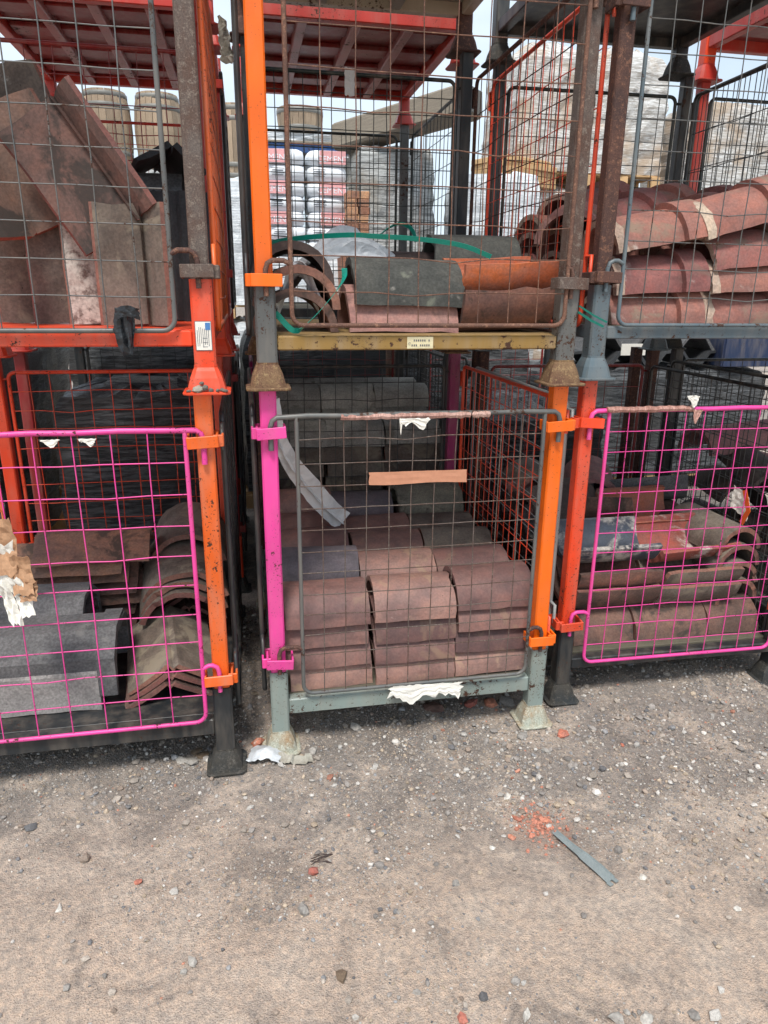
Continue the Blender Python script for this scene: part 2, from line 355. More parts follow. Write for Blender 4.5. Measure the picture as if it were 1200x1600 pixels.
        # hooked ends that hang the panel on the posts
        for zz in (1.205, .43):
            for uu, ue in ((u0, -D if key != 'back' else -W), (u1, D if key != 'back' else W)):
                b.tube([xf(uu, 0, zz+dz), xf(ue, 0, zz+dz+.002), xf(ue, 0, zz+dz-.075)], .007, 6)
        po = b.build('mesh_panel', m, t)
        b = MB(); wires(b, u0, u1, z0, z1, cw, chh, wr, cfg.get('jit', .005), xf)
        kind(b.build('wire_mesh', cfg.get('wire', m), po), 'stuff')
        if key != 'back':
            for zz in (1.165, .36):
                side_bracket(P[0 if s_ < 0 else 1][0], P[0][1], zz+dz, brk[0 if s_ < 0 else 1] if brk else posts[0 if s_ < 0 else 1], s_)
    return t
def ribs_mat(d): return 'rose_rib' if d.startswith('red') else d
paint('rose_rib', (176, 112, 112), .55, .5)

# ------------------------------------------------------------------ tiles: profile in YZ swept along X
def prof_tile(name, mat, outer, inner, L, smooth=True, seg=6, rough=.0016, warp=.003, scale_end=1.0, chips=.5, collar=None):
    """outer / inner: polylines (y, z) from one lip to the other. Lips and ends get uneven, slightly chipped edges."""
    b = MB(); n = len(outer); wp = random.uniform(-warp, warp)
    def ring(pl, x, k, e=0):
        s = 1+(scale_end-1)*(x/L+.5); bow = wp*math.sin(math.pi*(x/L+.5))
        return [Vector((x, y*s, z*s+bow)) for (y, z) in pl]
    xs = [-L/2+L*k/seg for k in range(seg+1)]
    je0 = [random.gauss(0, rough)-(abs(random.gauss(0, .006)) if random.random() < chips*.12 else 0) for _ in range(n)]; je1 = [random.gauss(0, rough)-(abs(random.gauss(0, .006)) if random.random() < chips*.12 else 0) for _ in range(n)]
    jl0 = [random.gauss(0, rough) for _ in xs]; jl1 = [random.gauss(0, rough) for _ in xs]
    O, I = [], []
    for k, x in enumerate(xs):
        o, i = ring(outer, x, k), ring(inner, x, k)
        for r_ in (o, i):
            for q in range(n):
                if k == 0: r_[q].x -= je0[q]
                if k == seg: r_[q].x += je1[q]
            r_[0].z += jl0[k]; r_[-1].z += jl1[k]
        O.append(o); I.append(i)
    # bevel: pull the outer skin slightly in at the two ends
    b.loft(O, smooth, False, False, False)
    b.loft([r_[::-1] for r_ in I], smooth, False, False, False)
    for rr, oo, flip in ((I[0], O[0], 0), (I[-1], O[-1], 1)):
        vs = list(rr)+list(oo); fs = []
        for q in range(n-1):
            f = (q, q+1, n+q+1, n+q); fs.append(f if flip == 0 else f[::-1])
        b.add(vs, fs, False, 1)
    for q in (0, n-1):
        vs = [r_[q] for r_ in O]+[r_[q] for r_ in I]; m = len(xs); fs = []
        for k in range(m-1):
            f = (k, k+1, m+k+1, m+k); fs.append(f if q else f[::-1])
        b.add(vs, fs, False, 1)
    if collar:
        c0, c1, up = collar
        xa = L/2-c1; xb = L/2-c0; cl = []
        def grow(pl, d):
            out_ = []
            for q, (y, z) in enumerate(pl):
                p0 = pl[max(q-1, 0)]; p1 = pl[min(q+1, n-1)]; ty, tz = p1[0]-p0[0], p1[1]-p0[1]; l = math.hypot(ty, tz) or 1
                out_.append((y-tz/l*d*_sg, z+ty/l*d*_sg))
            return out_
        mid = outer[n//2]; p0, p1 = outer[n//2-1], outer[n//2+1]; _sg = 1 if (p1[0]-p0[0]) > 0 else -1
        for x, d in ((xa-.001, -.002), (xa, up), (xb, up), (xb+.001, 0)):
            s = 1+(scale_end-1)*(x/L+.5); cl.append([Vector((x, y*s, z*s)) for y, z in grow(outer, d)])
        b.loft(cl[:2], False, False, False, False); b.loft(cl[1:3], smooth, False, False, False); b.loft(cl[2:], False, False, False, False)
    return b.mesh(name, (mat, EDGE.get(mat, mat)))
EDGE = {'clay_umber': 'clay_edge', 'clay_brown': 'clay_edge', 'clay_brown_limed': 'clay_edge', 'clay_rose': 'clay_edge_pale', 'clay_sooty': 'clay_brown'}
def arc_prof(Ro, t, a0=0, a1=180, n=15, zs=1.0):
    A = [R(a0+(a1-a0)*k/(n-1)) for k in range(n)]
    return [(-Ro*math.cos(a), Ro*math.sin(a)*zs) for a in A], [(-(Ro-t)*math.cos(a), (Ro-t)*math.sin(a)*zs) for a in A]
def vee_prof(w, ang, t, w2=None):
    """two flat wings meeting at a softly rounded apex; origin at the lips' level"""
    h = ang/2; s, c = math.sin(R(h)), math.cos(R(h)); hh = w*c
    o, i = [], []
    w1 = w
    for sg in (-1, 1):
        w = w1 if sg < 0 else (w2 or w1)
        seq = [(1.0), (.66), (.33), (.12)]
        pts = [(sg*w*s*f, hh-w*c*f) for f in seq]
        pin = [(sg*(w*s*f-t*c*(1 if f > .9 else 1)), hh-w*c*f-t*s*.35) for f in seq]
        if sg < 0: o += pts; i += pin; o.append((0, hh-.035*c*1.2)); i.append((0, hh-.035*c*1.2-t))
        else: o += pts[::-1]; i += pin[::-1]
    i = [(y, min(z, zo-t*.7)) if abs(y) < min(w1, w2 or w1)*s*.7 else (y, z) for (y, z), (yo, zo) in zip(i, o)]
    return o, i
def facet_prof(pts, t):
    o = pts; cy = 0
    i = [(y*(1-t/ max(abs(pts[0][0]), .01)), z-t if z > .02 else z) for y, z in pts]
    return o, i
def basis(a, u):
    """rotation that turns local X to a and local Z towards u"""
    a = Vector(a).normalized(); u = Vector(u); u = (u-a*u.dot(a)).normalized(); w = u.cross(a)
    return Matrix(((a.x, w.x, u.x), (a.y, w.y, u.y), (a.z, w.z, u.z)))
def rot_tile(yaw=0, tilt=0, roll=0):
    """tile axis along X, then turned: roll about its axis, tilt (end up), yaw"""
    return (Matrix.Rotation(R(yaw), 3, 'Z') @ Matrix.Rotation(R(-tilt), 3, 'Y') @ Matrix.Rotation(R(roll), 3, 'X'))
_var = {}
def variants(key, fn, n=4):
    if key not in _var: _var[key] = [fn() for _ in range(n)]
    return random.choice(_var[key])
def half_round(mat, Ro, t, L, key='', **kw):
    a0 = kw.pop('a0', 0); zs = kw.pop('zs', 1.0)
    def mk():
        o, i = arc_prof(Ro, t, a0, 180-a0, 15, zs); z0 = o[0][1]
        o = [(y, z-z0) for y, z in o]; i = [(y, z-z0) for y, z in i]
        return prof_tile('ridge_tile', mat, o, i, L, **kw)
    return variants(('hr', mat, Ro, t, L, a0, zs, key), mk)
def vee(mat, w, ang, t, L, w2=None, **kw):
    return variants(('v', mat, w, ang, t, L, w2), lambda: prof_tile('angle_ridge_tile', mat, *vee_prof(w, ang, t, w2), L, smooth=False, **kw))
ORD = ['lowest', 'second lowest', 'third lowest', 'fourth lowest', 'fifth lowest', 'sixth lowest', 'seventh lowest', 'eighth lowest', 'ninth lowest']
def tile(me, loc, rot, label, group, name='ridge_tile'):
    return tag(put(name, me, None, loc, rot), label, 'tile', group)
def ribbon(pts, w, t=.0008, up=None, jit=0, wfun=None):
    """a thin strip with real thickness following points; up: width direction(s)"""
    b = MB(); pts = [Vector(p) for p in pts]; rings = []
    for k, p in enumerate(pts):
        tg = (pts[min(k+1, len(pts)-1)]-pts[max(k-1, 0)]).normalized()
        u = up[k] if isinstance(up, list) else (up or (0, 0, 1)); u = Vector(u); u = (u-tg*u.dot(tg)).normalized(); nrm = tg.cross(u)
        ww = (wfun(k/(len(pts)-1)) if wfun else 1)*w/2; j = Vector((random.gauss(0, jit), random.gauss(0, jit), random.gauss(0, jit))) if jit else Vector()
        rings.append([p+j-u*ww-nrm*t, p+j+u*ww-nrm*t, p+j+u*ww+nrm*t, p+j-u*ww+nrm*t])
    b.loft(rings, False); return b
def spline(pts, n=8):
    pts = [Vector(p) for p in pts]; out_ = []
    for k in range(len(pts)-1):
        p0, p1, p2, p3 = pts[max(k-1, 0)], pts[k], pts[k+1], pts[min(k+2, len(pts)-1)]
        for q in range(n):
            t = q/n; out_.append(.5*((2*p1)+(p2-p0)*t+(2*p0-5*p1+4*p2-p3)*t*t+(3*p1-p0-3*p2+p3)*t**3))
    out_.append(pts[-1]); return out_
def crumple(nx, ny, fn, thick=.001, amp=.01, sub=1, seed=0, edge=.0):
    """crumpled sheet: fn(u, v) gives the base surface; folds from a few random creases; solid"""
    rs = random.Random(seed); cr = [(rs.uniform(0, 6.28), rs.uniform(3, 9), rs.uniform(0, 6.28), rs.uniform(.3, 1)) for _ in range(7)]
    top, bot = [], []
    for j in range(ny+1):
        for i in range(nx+1):
            u, v = i/nx, j/ny
            if edge:
                if j in (0, ny): v += rs.uniform(-edge, edge)
                if i in (0, nx): u += rs.uniform(-edge, edge)
            p = Vector(fn(u, v)); h = sum(a*abs(((f*(u*math.cos(th)+v*math.sin(th))+ph) % 2)-1) for th, f, ph, a in cr)/3-.6
            e = .004; n = (Vector(fn(u+e, v))-Vector(fn(u-e, v))).cross(Vector(fn(u, v+e))-Vector(fn(u, v-e)))
            n = n.normalized() if n.length > 1e-9 else Vector((0, 0, 1))
            p = p+n*h*amp; top.append(p); bot.append(p-n*thick)
    w = nx+1; N = len(top); fs = []
    for j in range(ny):
        for i in range(nx):
            a = j*w+i; fs.append((a, a+1, a+w+1, a+w)); fs.append((N+a, N+a+w, N+a+w+1, N+a+1))
    for i in range(nx):
        a = i; fs.append((a, N+a, N+a+1, a+1)); a = ny*w+i; fs.append((a, a+1, N+a+1, N+a))
    for j in range(ny):
        a = j*w; fs.append((a, a+w, N+a+w, N+a)); a = j*w+nx; fs.append((a, N+a, N+a+w, a+w))
    b = MB(); b.add(top+bot, fs, False); return b
# ------------------------------------------------------------------ ground
def vnoise(x, y, f, seed):
    g = np.random.default_rng(seed).random((256, 256)); X, Y = x*f, y*f; xi, yi = np.floor(X).astype(int), np.floor(Y).astype(int); u, v = X-xi, Y-yi
    u, v = u*u*(3-2*u), v*v*(3-2*v); G = lambda a, b: g[a % 256, b % 256]
    return (G(xi, yi)*(1-u)+G(xi+1, yi)*u)*(1-v)+(G(xi, yi+1)*(1-u)+G(xi+1, yi+1)*u)*v
def gheight(x, y):
    h = (vnoise(x, y, 1.1, 1)-.5)*.02+(vnoise(x, y, 4, 2)-.5)*.018+(vnoise(x, y, 13, 3)-.5)*.010+(vnoise(x, y, 40, 4)-.5)*.005+.011*np.sin((y+.25*x+.25*vnoise(x, y, .8, 21))*9)*vnoise(x, y, 1.2, 22)
    return h
def axis(lo, hi, step, far0, far1):
    a = list(np.arange(lo, hi+step/2, step)); s = step; p = lo
    while p > far0: s *= 1.35; p -= s; a.insert(0, p)
    s = step; p = hi
    while p < far1: s *= 1.35; p += s; a.append(p)
    return np.array(a)
gx, gy = axis(-1.3, 2.7, .0125, -250, 250), axis(.75, 3.3, .0125, -60, 400)
X, Y = np.meshgrid(gx, gy); Z = gheight(X, Y)*np.where((np.abs(X) < 8) & (np.abs(Y) < 12), 1, 0)
V = np.stack([X, Y, Z], -1).reshape(-1, 3); nxg, nyg = len(gx), len(gy)
ii = (np.arange(nyg-1)[:, None]*nxg+np.arange(nxg-1)[None]).ravel()
F = np.stack([ii, ii+1, ii+nxg+1, ii+nxg], -1)
def np_mesh(name, V, F, mat, smooth=True):
    me = bpy.data.meshes.new(name); me.vertices.add(len(V)); me.vertices.foreach_set('co', V.astype('f4').ravel())
    k = F.shape[1]; me.loops.add(F.size); me.loops.foreach_set('vertex_index', F.astype('i4').ravel()); me.polygons.add(len(F))
    me.polygons.foreach_set('loop_start', (np.arange(len(F))*k).astype('i4')); me.polygons.foreach_set('use_smooth', np.full(len(F), smooth)); me.update(calc_edges=True)
    me.materials.append(mat); return me
g = NT('ground_dirt'); P = g.tc.outputs['Object']
sep = g.t.nodes.new('ShaderNodeSeparateXYZ'); g.t.links.new(P, sep.inputs[0])
n1 = g.noise(1.6, 4, .6, vec=P); n2 = g.noise(7, 5, .65, vec=P); n3 = g.noise(55, 4, .7, vec=P); n4 = g.noise(330, 3, .7, vec=P)
edge = g.math('ADD', g.math('ADD', sep.outputs[1], g.math('MULTIPLY', sep.outputs[0], .16)), g.math('MULTIPLY', n1, .9))   # dry trodden sand gives way to dark grit along the racks
grit = g.ramp(edge, 1.85, 2.5)
c = g.mix(grit, (.46, .355, .28, 1), (.265, .228, .20, 1))
n5 = g.noise(3.4, 6, .62, dist=.7, vec=P); c = g.mix(g.ramp(n5, .50, .60, 0, .7), c, (.49, .395, .32, 1)); c = g.mix(g.ramp(n5, .36, .46, .6, 0), c, (.20, .168, .145, 1)); c = g.mix(g.ramp(n2, .52, .7, 0, .75), c, (.47, .38, .31, 1)); c = g.mix(g.ramp(n2, .28, .42, .5, 0), c, (.25, .215, .19, 1))
c = g.hsv(c, .5, g.ramp(n3, .3, .7, .8, 1.1), g.ramp(n3, .28, .72, .72, 1.28)); c = g.hsv(c, .5, 1, g.ramp(n4, .3, .7, .8, 1.2))
dv = g.t.nodes.new('ShaderNodeVectorMath'); dv.operation = 'DISTANCE'; g.t.links.new(P, dv.inputs[0]); dv.inputs[1].default_value = (.845, 1.70, 0)
c = g.mix(g.math('MULTIPLY', g.ramp(dv.outputs['Value'], .02, .16, .8, 0), g.ramp(n3, .35, .6)), c, (.40, .235, .175, 1))   # red brick dust trodden in
vo = g.t.nodes.new('ShaderNodeTexVoronoi'); vo.inputs['Scale'].default_value = 190; g.t.links.new(P, vo.inputs['Vector'])
c = g.mix(g.ramp(vo.outputs['Distance'], .12, .3, .2, 0), c, (.44, .41, .38, 1))
gm = g.done(c, .95, g.math('ADD', g.math('MULTIPLY', n3, 1.2), g.math('SUBTRACT', n4, g.math('MULTIPLY', vo.outputs['Distance'], .8))), 1.0, .004, spec=.2)
ground = kind(put('ground', np_mesh('ground', V, F, gm)), 'structure'); ground['label'] = 'trodden sandy yard ground with dark grit along the racks'

# loose gravel: tens of thousands of small angular stones, one mass
phi = (1+5**.5)/2
ico = np.array([(-1, phi, 0), (1, phi, 0), (-1, -phi, 0), (1, -phi, 0), (0, -1, phi), (0, 1, phi), (0, -1, -phi), (0, 1, -phi), (phi, 0, -1), (phi, 0, 1), (-phi, 0, -1), (-phi, 0, 1)])/1.902
icf = np.array([(0, 11, 5), (0, 5, 1), (0, 1, 7), (0, 7, 10), (0, 10, 11), (1, 5, 9), (5, 11, 4), (11, 10, 2), (10, 7, 6), (7, 1, 8), (3, 9, 4), (3, 4, 2), (3, 2, 6), (3, 6, 8), (3, 8, 9), (4, 9, 5), (2, 4, 11), (6, 2, 10), (8, 6, 7), (9, 8, 1)])
def stones_mesh(name, P, S, mat, tones):
    n = len(P); J = 1+rng.normal(0, .16, (n, 12, 1)); B = ico[None]*J
    B = B*(np.stack([rng.uniform(.75, 1.35, n), rng.uniform(.75, 1.25, n), rng.uniform(.45, .85, n)], -1)[:, None])*S[:, None, None]
    a = rng.uniform(0, 6.283, n); ca, sa = np.cos(a)[:, None], np.sin(a)[:, None]
    tx = rng.normal(0, .3, n); ct, st = np.cos(tx)[:, None], np.sin(tx)[:, None]
    y, z = B[..., 1]*ct-B[..., 2]*st, B[..., 1]*st+B[..., 2]*ct; x = B[..., 0]
    V = np.stack([x*ca-y*sa, x*sa+y*ca, z], -1)+P[:, None]
    F = (icf[None]+(np.arange(n)*12)[:, None, None]).reshape(-1, 3)
    me = np_mesh(name, V.reshape(-1, 3), F, mat, False)
    at = me.attributes.new('tone', 'FLOAT_COLOR', 'POINT'); c4 = np.concatenate([np.repeat(tones, 12, 0), np.ones((n*12, 1))], 1)
    at.data.foreach_set('color', c4.astype('f4').ravel()); return me
g = NT('gravel_stone'); an = g.t.nodes.new('ShaderNodeAttribute'); an.attribute_name = 'tone'
f = g.noise(300, 4, .7); gvm = g.done(g.hsv(an.outputs['Color'], .5, 1, g.ramp(f, .3, .7, .75, 1.25)), .92, f, .5, .001, spec=.25)
pal = np.array([(.26, .235, .215), (.35, .30, .255), (.17, .165, .168), (.46, .43, .395), (.30, .235, .19), (.25, .245, .245), (.60, .56, .51), (.42, .20, .14), (.40, .32, .24)])
pw = np.array([.24, .25, .10, .10, .13, .06, .010, .012, .10]); pw /= pw.sum()
def scatter(n, smin, smax, pw_, keep):
    x = rng.uniform(-1.3, 2.9, n); y = rng.uniform(.8, 3.5, n)
    ok = (x > -.62-.42*(y-1.3)-.2) & (x < 1.1+.95*(y-1.0)+.15) & (rng.random(n) < keep(x, y)); x, y = x[ok], y[ok]; m = len(x)
    s = smin*(smax/smin)**(rng.random(m)**2.6); z = gheight(x, y)+s*rng.uniform(.0, .45, m)
    t = pal[rng.choice(len(pal), m, p=pw_)]*rng.uniform(.7, 1.3, (m, 1)); z = z+np.where(s > .006, s*.2, 0); return np.stack([x, y, z], -1), s, t
def dens(x, y):
    e = y+.16*x+.9*vnoise(x, y, 1.6, 9); patch = vnoise(x, y, 3.2, 11)
    return np.clip(.10+.75*np.clip((e-1.95)/.55, 0, 1)+.75*(patch-.5), .03, 1)
def drift(x, y): return np.clip(dens(x, y)*(2.6*vnoise(x, y, 2.6, 31)*vnoise(x, y, 6.5, 32)-.12)+.25*np.exp(-((x-1.15)/.5)**2-((y-2.0)/.22)**2), .0, 1)
A1 = scatter(120000, .0014, .0046, pw, dens)
pw2 = np.array([.24, .27, .06, .13, .14, .05, .012, .012, .13]); pw2 /= pw2.sum()
pw3 = np.array([.26, .22, .10, .2, .08, .06, .03, .012, .06]); pw3 /= pw3.sum()
A2 = scatter(52000, .0026, .0075, pw2, lambda x, y: np.clip(.75*dens(x, y)**1.5*(.35+1.3*vnoise(x, y, 5.5, 33))+.3*drift(x, y), 0, 1)); A3 = scatter(12000, .0065, .0145, pw3, lambda x, y: np.clip(.045+.42*np.clip((y+.16*x-1.55)/.6, 0, 1)*(2.2*vnoise(x, y, 3.1, 41)*vnoise(x, y, 9, 42))+.22*np.exp(-((x-1.1)/.55)**2-((y-2.0)/.2)**2), 0, 1))
gp, gs, gt = (np.concatenate(q) for q in zip(A1, A2, A3))
grav = kind(put('gravel', stones_mesh('gravel', gp, gs, gvm, gt)), 'stuff'); grav['label'] = 'loose grey and buff gravel strewn over the yard'
# crushed brick crumbs near the stake: one mass of chips
n = 330; a = rng.uniform(0, 6.28, n); r_ = np.abs(rng.normal(0, .055, n)); cxy = np.stack([.845+r_*np.cos(a)*.8, 1.70+r_*np.sin(a)*1.1], -1)
s_ = .0014*(6**(rng.random(n)**1.8)); P3 = np.concatenate([cxy, (gheight(cxy[:, 0], cxy[:, 1])+s_*.3)[:, None]], 1)
kind(put('brick_crumbs', stones_mesh('brick_crumbs', P3, s_, gvm, np.array([(.50, .215, .15)])*rng.uniform(.6, 1.15, (n, 1)))), 'stuff')['label'] = 'crushed orange brick crumbs beside the metal stake'

# ------------------------------------------------------------------ the front stacks
BLK = dict(mat='black', jit=.005); 
stillage('lower left stillage with pink gate and orange post beside the dark gap', -1.09, -.133, 2.165, 3.41, 0, 'black_foot', 'black', ('orange', 'orange', 'red_orange', 'red_orange'), 'black', 'black', (.14, .2),
         gate=dict(mat='pink', cw=.1, ch=.1, r=.0021, in0=.06, in1=.056, z0=.205, z1=1.2), right=dict(mat='black', off=.05), left=dict(mat='orange', cw=.1, ch=.1), back=dict(mat='red_orange', cw=.085, ch=.083, z1=1.235))
stillage('upper left stillage with red orange beam, white sticker and rusty posts', -1.07, -.117, 2.17, 3.41, 1.304, 'red_orange', 'red_orange', ('rust_grey', 'rust_grey', 'red', 'red'), 'red_orange', 'red_orange', (.135, .18),
         gate=dict(mat='grey_steel', hook='rust_brown', cw=.09, ch=.095, r=.002, in0=.06, in1=.075, z0=.2, wire='grey_steel'), right=dict(mat='orange', cw=.075, ch=.085, off=.04), back=dict(mat='red_deep', cw=.11, ch=.1), left=dict(mat='orange'), brk=('rust_grey', 'rust_grey'))
stillage('lower centre stillage with pink and orange front posts and grey beam', .06, 1.03, 2.235, 3.48, 0, 'galv_foot', 'galv_green', ('pink', 'orange_bright', 'rust_brown', 'magenta'), 'galv_green', 'wood_deck', (.145, .205),
         gate=dict(mat='grey_steel', cw=.078, ch=.076, wire='rust_grey', hook='rust_brown', jit=.005, z0=.228), left=dict(mat='black', off=.05, wire='rust_brown', jit=.009), right=dict(mat='red_orange', cw=.07, ch=.1, off=.04), back=dict(mat='black', cw=.08, ch=.08), brk=('pink', 'orange_bright'))
stillage('upper centre stillage with mustard beam, bright orange post and rusty gate', .063, 1.031, 2.235, 3.48, 1.304, 'rust_foot', 'grey_steel', ('orange_bright', 'rust_grey', 'black', 'black'), 'mustard', 'deck_mustard', (.117, .16),
         gate=dict(mat='rust_wire', cw=.096, ch=.098, jit=.006, in0=.078, in1=.02, z0=.232, bent=.12), left=dict(mat='black', off=.05), right=dict(mat='rust_brown', cw=.075, ch=.15, off=.04), back=dict(mat='dark_green', cw=.06, ch=.075), brk=('orange_bright', 'rust_grey'))
stillage('lower right stillage with red orange post and pink gate holding mixed tiles', 1.214, 2.18, 2.36, 3.6, 0, 'black_foot', 'black', ('red_orange', 'red_orange', 'rust_brown', 'rust_brown'), 'black', 'wood_deck', (.14, .185), yaw=R(-1.0), planks=True,
         gate=dict(mat='pink', cw=.078, ch=.077, r=.0019, in0=.075, z0=.19, z1=1.21), left=dict(mat='galv_light', off=.05), right=dict(mat='black', cw=.075, ch=.09, off=-.02), back=dict(mat='red_deep', cw=.11, ch=.12))
stillage('upper right stillage with blue grey beam and rusty brown post', 1.222, 2.185, 2.36, 3.6, 1.304, 'blue_grey', 'blue_grey', ('rust_brown', 'rust_brown', 'black', 'black'), 'blue_grey', 'wood_deck', (.14, .183), yaw=R(-1.0),
         gate=dict(mat='blue_grey', wire='grey_steel', cw=.083, ch=.09, jit=.006, in0=.06, z0=.205), left=dict(mat='red_orange', cw=.09, ch=.16, off=.04), right=dict(mat='black', cw=.075, ch=.17, off=.03), back=dict(mat='dark_green', cw=.085, ch=.1), brk=('rust_brown', 'rust_brown'))
# third tier of the front row: bases seen from below at the top of the picture
stillage('red stillage base overhead above the upper left stillage', -1.07, -.115, 2.17, 3.41, 2.608, 'red', 'red', posts=('red',)*4, beam='red', deck='red_deep', base_only=True, ribs=3, group='overhead stillage bases')
stillage('cream and grey boarded stillage base overhead in the centre', .063, 1.02, 2.235, 3.5, 2.608, 'rust_brown', 'rust_brown', beam='cream', deck='board_grey', base_only=True, ribs=2, group='overhead stillage bases')
stillage('black sheet stillage base overhead at upper right', 1.222, 2.14, 2.36, 3.6, 2.608, 'black_foot', 'black', beam='black', deck='black', bz=(.12, .17), base_only=True, group='overhead stillage bases')
# stacks further along the row, mostly outside the frame
stillage('lower stillage of dark tumbled tiles behind the black side mesh', 2.38, 3.3, 2.42, 3.66, 0, 'black_foot', 'black', ('black',)*4, 'black', 'wood_deck', left=dict(mat='black', cw=.08, ch=.1), back=dict(mat='black'))
stillage('upper stillage past the barrel tiles with a red rear post', 2.33, 3.3, 2.42, 3.66, 1.304, 'black_foot', 'black', ('black', 'black', 'red', 'red'), 'black', 'wood_deck', left=dict(mat='black', cw=.075, ch=.17), back=dict(mat='dark_green', cw=.08, ch=.1))
stillage('bright red stillage base overhead in the top right corner', 2.33, 3.3, 2.42, 3.66, 2.608, 'red', 'red_orange', beam='red', deck='red_deep', base_only=True, ribs=1, group='overhead stillage bases')
# second row
G2 = 'second row stillages'
stillage('dark lower stillage behind the pink gated left one', -1.06, -.1, 3.7, 4.95, 0, 'black_foot', 'red_orange', ('red_deep', 'red_deep', 'black', 'black'), 'black', 'wood_deck', right=dict(mat='black'), back=dict(mat='black'), group=G2)
stillage('red mesh upper stillage in the second row under the red ribbed base', -1.06, -.1, 3.7, 4.95, 1.304, 'red', 'red', ('red', 'red', 'red', 'red'), 'red', 'red_deep', right=dict(mat='black'), back=dict(mat='red', cw=.1, ch=.11), group=G2)
stillage('red ribbed stillage base overhead behind the leaning angle tiles', -1.06, -.1, 3.68, 5.02, 2.608, 'red', 'red', beam='red', deck='red_deep', base_only=True, ribs=3, group='overhead stillage bases')
stillage('second row lower stillage full of dim tiles behind the centre stack', .07, 1.06, 3.68, 4.93, 0, 'black_foot', 'black', ('black', 'black', 'black', 'black'), 'black', 'wood_deck', left=dict(mat='magenta', cw=.1, ch=.1), right=dict(mat='black'), back=dict(mat='red_deep', cw=.1, ch=.1), group=G2)
stillage('second row empty upper stillage with dark green mesh behind the centre stack', .07, 1.07, 3.68, 4.95, 1.304, 'black_foot', 'black', ('black', 'black', 'black', 'grey_steel'), 'black', 'wood_deck', right=dict(mat='dark_green', cw=.08, ch=.14), back=dict(mat='dark_green', cw=.062, ch=.08), left=None, group=G2)
stillage('red ribbed stillage base overhead behind the bright orange post', .07, 1.07, 3.68, 4.97, 2.608, 'red', 'red', beam='red', deck='red_deep', base_only=True, ribs=3, group='overhead stillage bases')
stillage('second row lower stillage with red mesh behind the mixed tile stillage', 1.25, 2.2, 3.78, 5.0, 0, 'black_foot', 'black', ('rust_brown', 'rust_brown', 'black', 'black'), 'black', 'wood_deck', back=dict(mat='red_deep', cw=.11, ch=.12), left=dict(mat='black'), group=G2)
# ------------------------------------------------------------------ lower centre: nested stacks of half-round ridge tiles
def rj(a): return random.uniform(-a, a)
CW = ['left', 'middle', 'right']; RW = ['front', 'second', 'third', 'fourth']
for r, y in enumerate((2.385, 2.635, 2.875, 3.11)):
    for c_, x in enumerate((.243, .562, .873)):
        n = 4; pitch = .082 if r == 0 else .084; dz = (0, .0, .004)[c_] if r == 0 else (.03, 0, -.004)[c_]
        if (r, c_) == (0, 2): n = 4; dz = .018
        for k in range(n):
            m = 'clay_plum_dark' if (r == 1 and c_ == 0 and k == n-1) else 'clay_plum'
            if (r, c_, k) in ((2, 2, 3), (3, 2, 3)): m = 'clay_umber'
            L = .302 if r == 0 else .306
            top = k == n-1
            tile(half_round(m, .126, .019, L, warp=.0015, rough=.0009), (x+rj(.008), y+rj(.008), .208+pitch*k+dz*(k+1)/n), rot_tile(rj(2.2), rj(1), rj(2.5)),
                 ('dark charcoal half-round tile topping the second row, left stack, lower centre stillage' if m == 'clay_plum_dark' else
                  f'plum brown half-round tile, {RW[r]} row, {CW[c_]} stack, {"top" if top else ORD[k]} one, lower centre stillage'), 'plum half-round tiles in the lower centre stillage')
tile(half_round('clay_grey_lichen', .126, .024, .33), (.86, 3.33, .55), rot_tile(2, 0, 0), 'grey lichen covered half-round tile at the back of the lower centre stillage', 'odd tiles at the back of the lower centre stillage')
for k in range(4): tile(half_round('clay_dark', .126, .024, .33), (.86, 3.33, .208+k*.083), rot_tile(2, 0, 0), f'dark half-round tile beneath the grey lichen covered one, {ORD[k]}', 'odd tiles at the back of the lower centre stillage')
for k in range(5): tile(half_round('clay_plum_dark' if k == 4 else 'clay_dark', .12, .026, .3), (.53, 3.34, .208+k*.078), rot_tile(-3, 0, 0), f'dark half-round tile beside the grey lichen one at the back, {ORD[k]}', 'odd tiles at the back of the lower centre stillage')
for k in range(5): tile(half_round('clay_plum', .126, .024, .3), (.22, 3.34, .208+k*.083), rot_tile(4, 0, 0), f'plum tile behind the grey plastic strip at the back corner, {ORD[k]}', 'odd tiles at the back of the lower centre stillage')

# ------------------------------------------------------------------ upper centre
Z1 = 1.304+.163
for k, (dx, dy, w, m) in enumerate(((.0, 0, 0, 'clay_sooty'), (.004, .004, 1.5, 'clay_brown'), (.0, .02, -3, 'clay_dark'))):
    tile(half_round(m, .136, .026, .36, chips=1), (.166+dx, 2.545+dy, Z1+.072*k), rot_tile(90+w, 0, 0), ('lowest', 'middle', 'topmost')[k]+' of three nested half-round tiles seen end-on beside the orange post', 'half-round tiles in the upper centre stillage')
tile(half_round('clay_red', .15, .024, .365), (.515, 2.485, Z1), rot_tile(1, 0, 0), 'pinkish red half-round tile on the mustard deck under the mossy grey one', 'half-round tiles in the upper centre stillage')
tile(half_round('clay_moss', .152, .024, .365, chips=1), (.532, 2.482, Z1+.084), rot_tile(.5, -1, 0), 'mossy dark grey half-round tile in front under the green strap', 'half-round tiles in the upper centre stillage')
tile(half_round('clay_sooty', .142, .022, .325, chips=1, rough=.003), (.868, 2.445, Z1+.143), rot_tile(1, 3, 180), 'sooty brown upturned half-round tile at the front right of the mustard deck', 'half-round tiles in the upper centre stillage')
tile(half_round('clay_orange', .138, .022, .33, chips=1), (.875, 2.462, Z1+.236), rot_tile(1, 2.5, 186), 'bright orange upturned half-round tile nested in the sooty brown one', 'half-round tiles in the upper centre stillage')
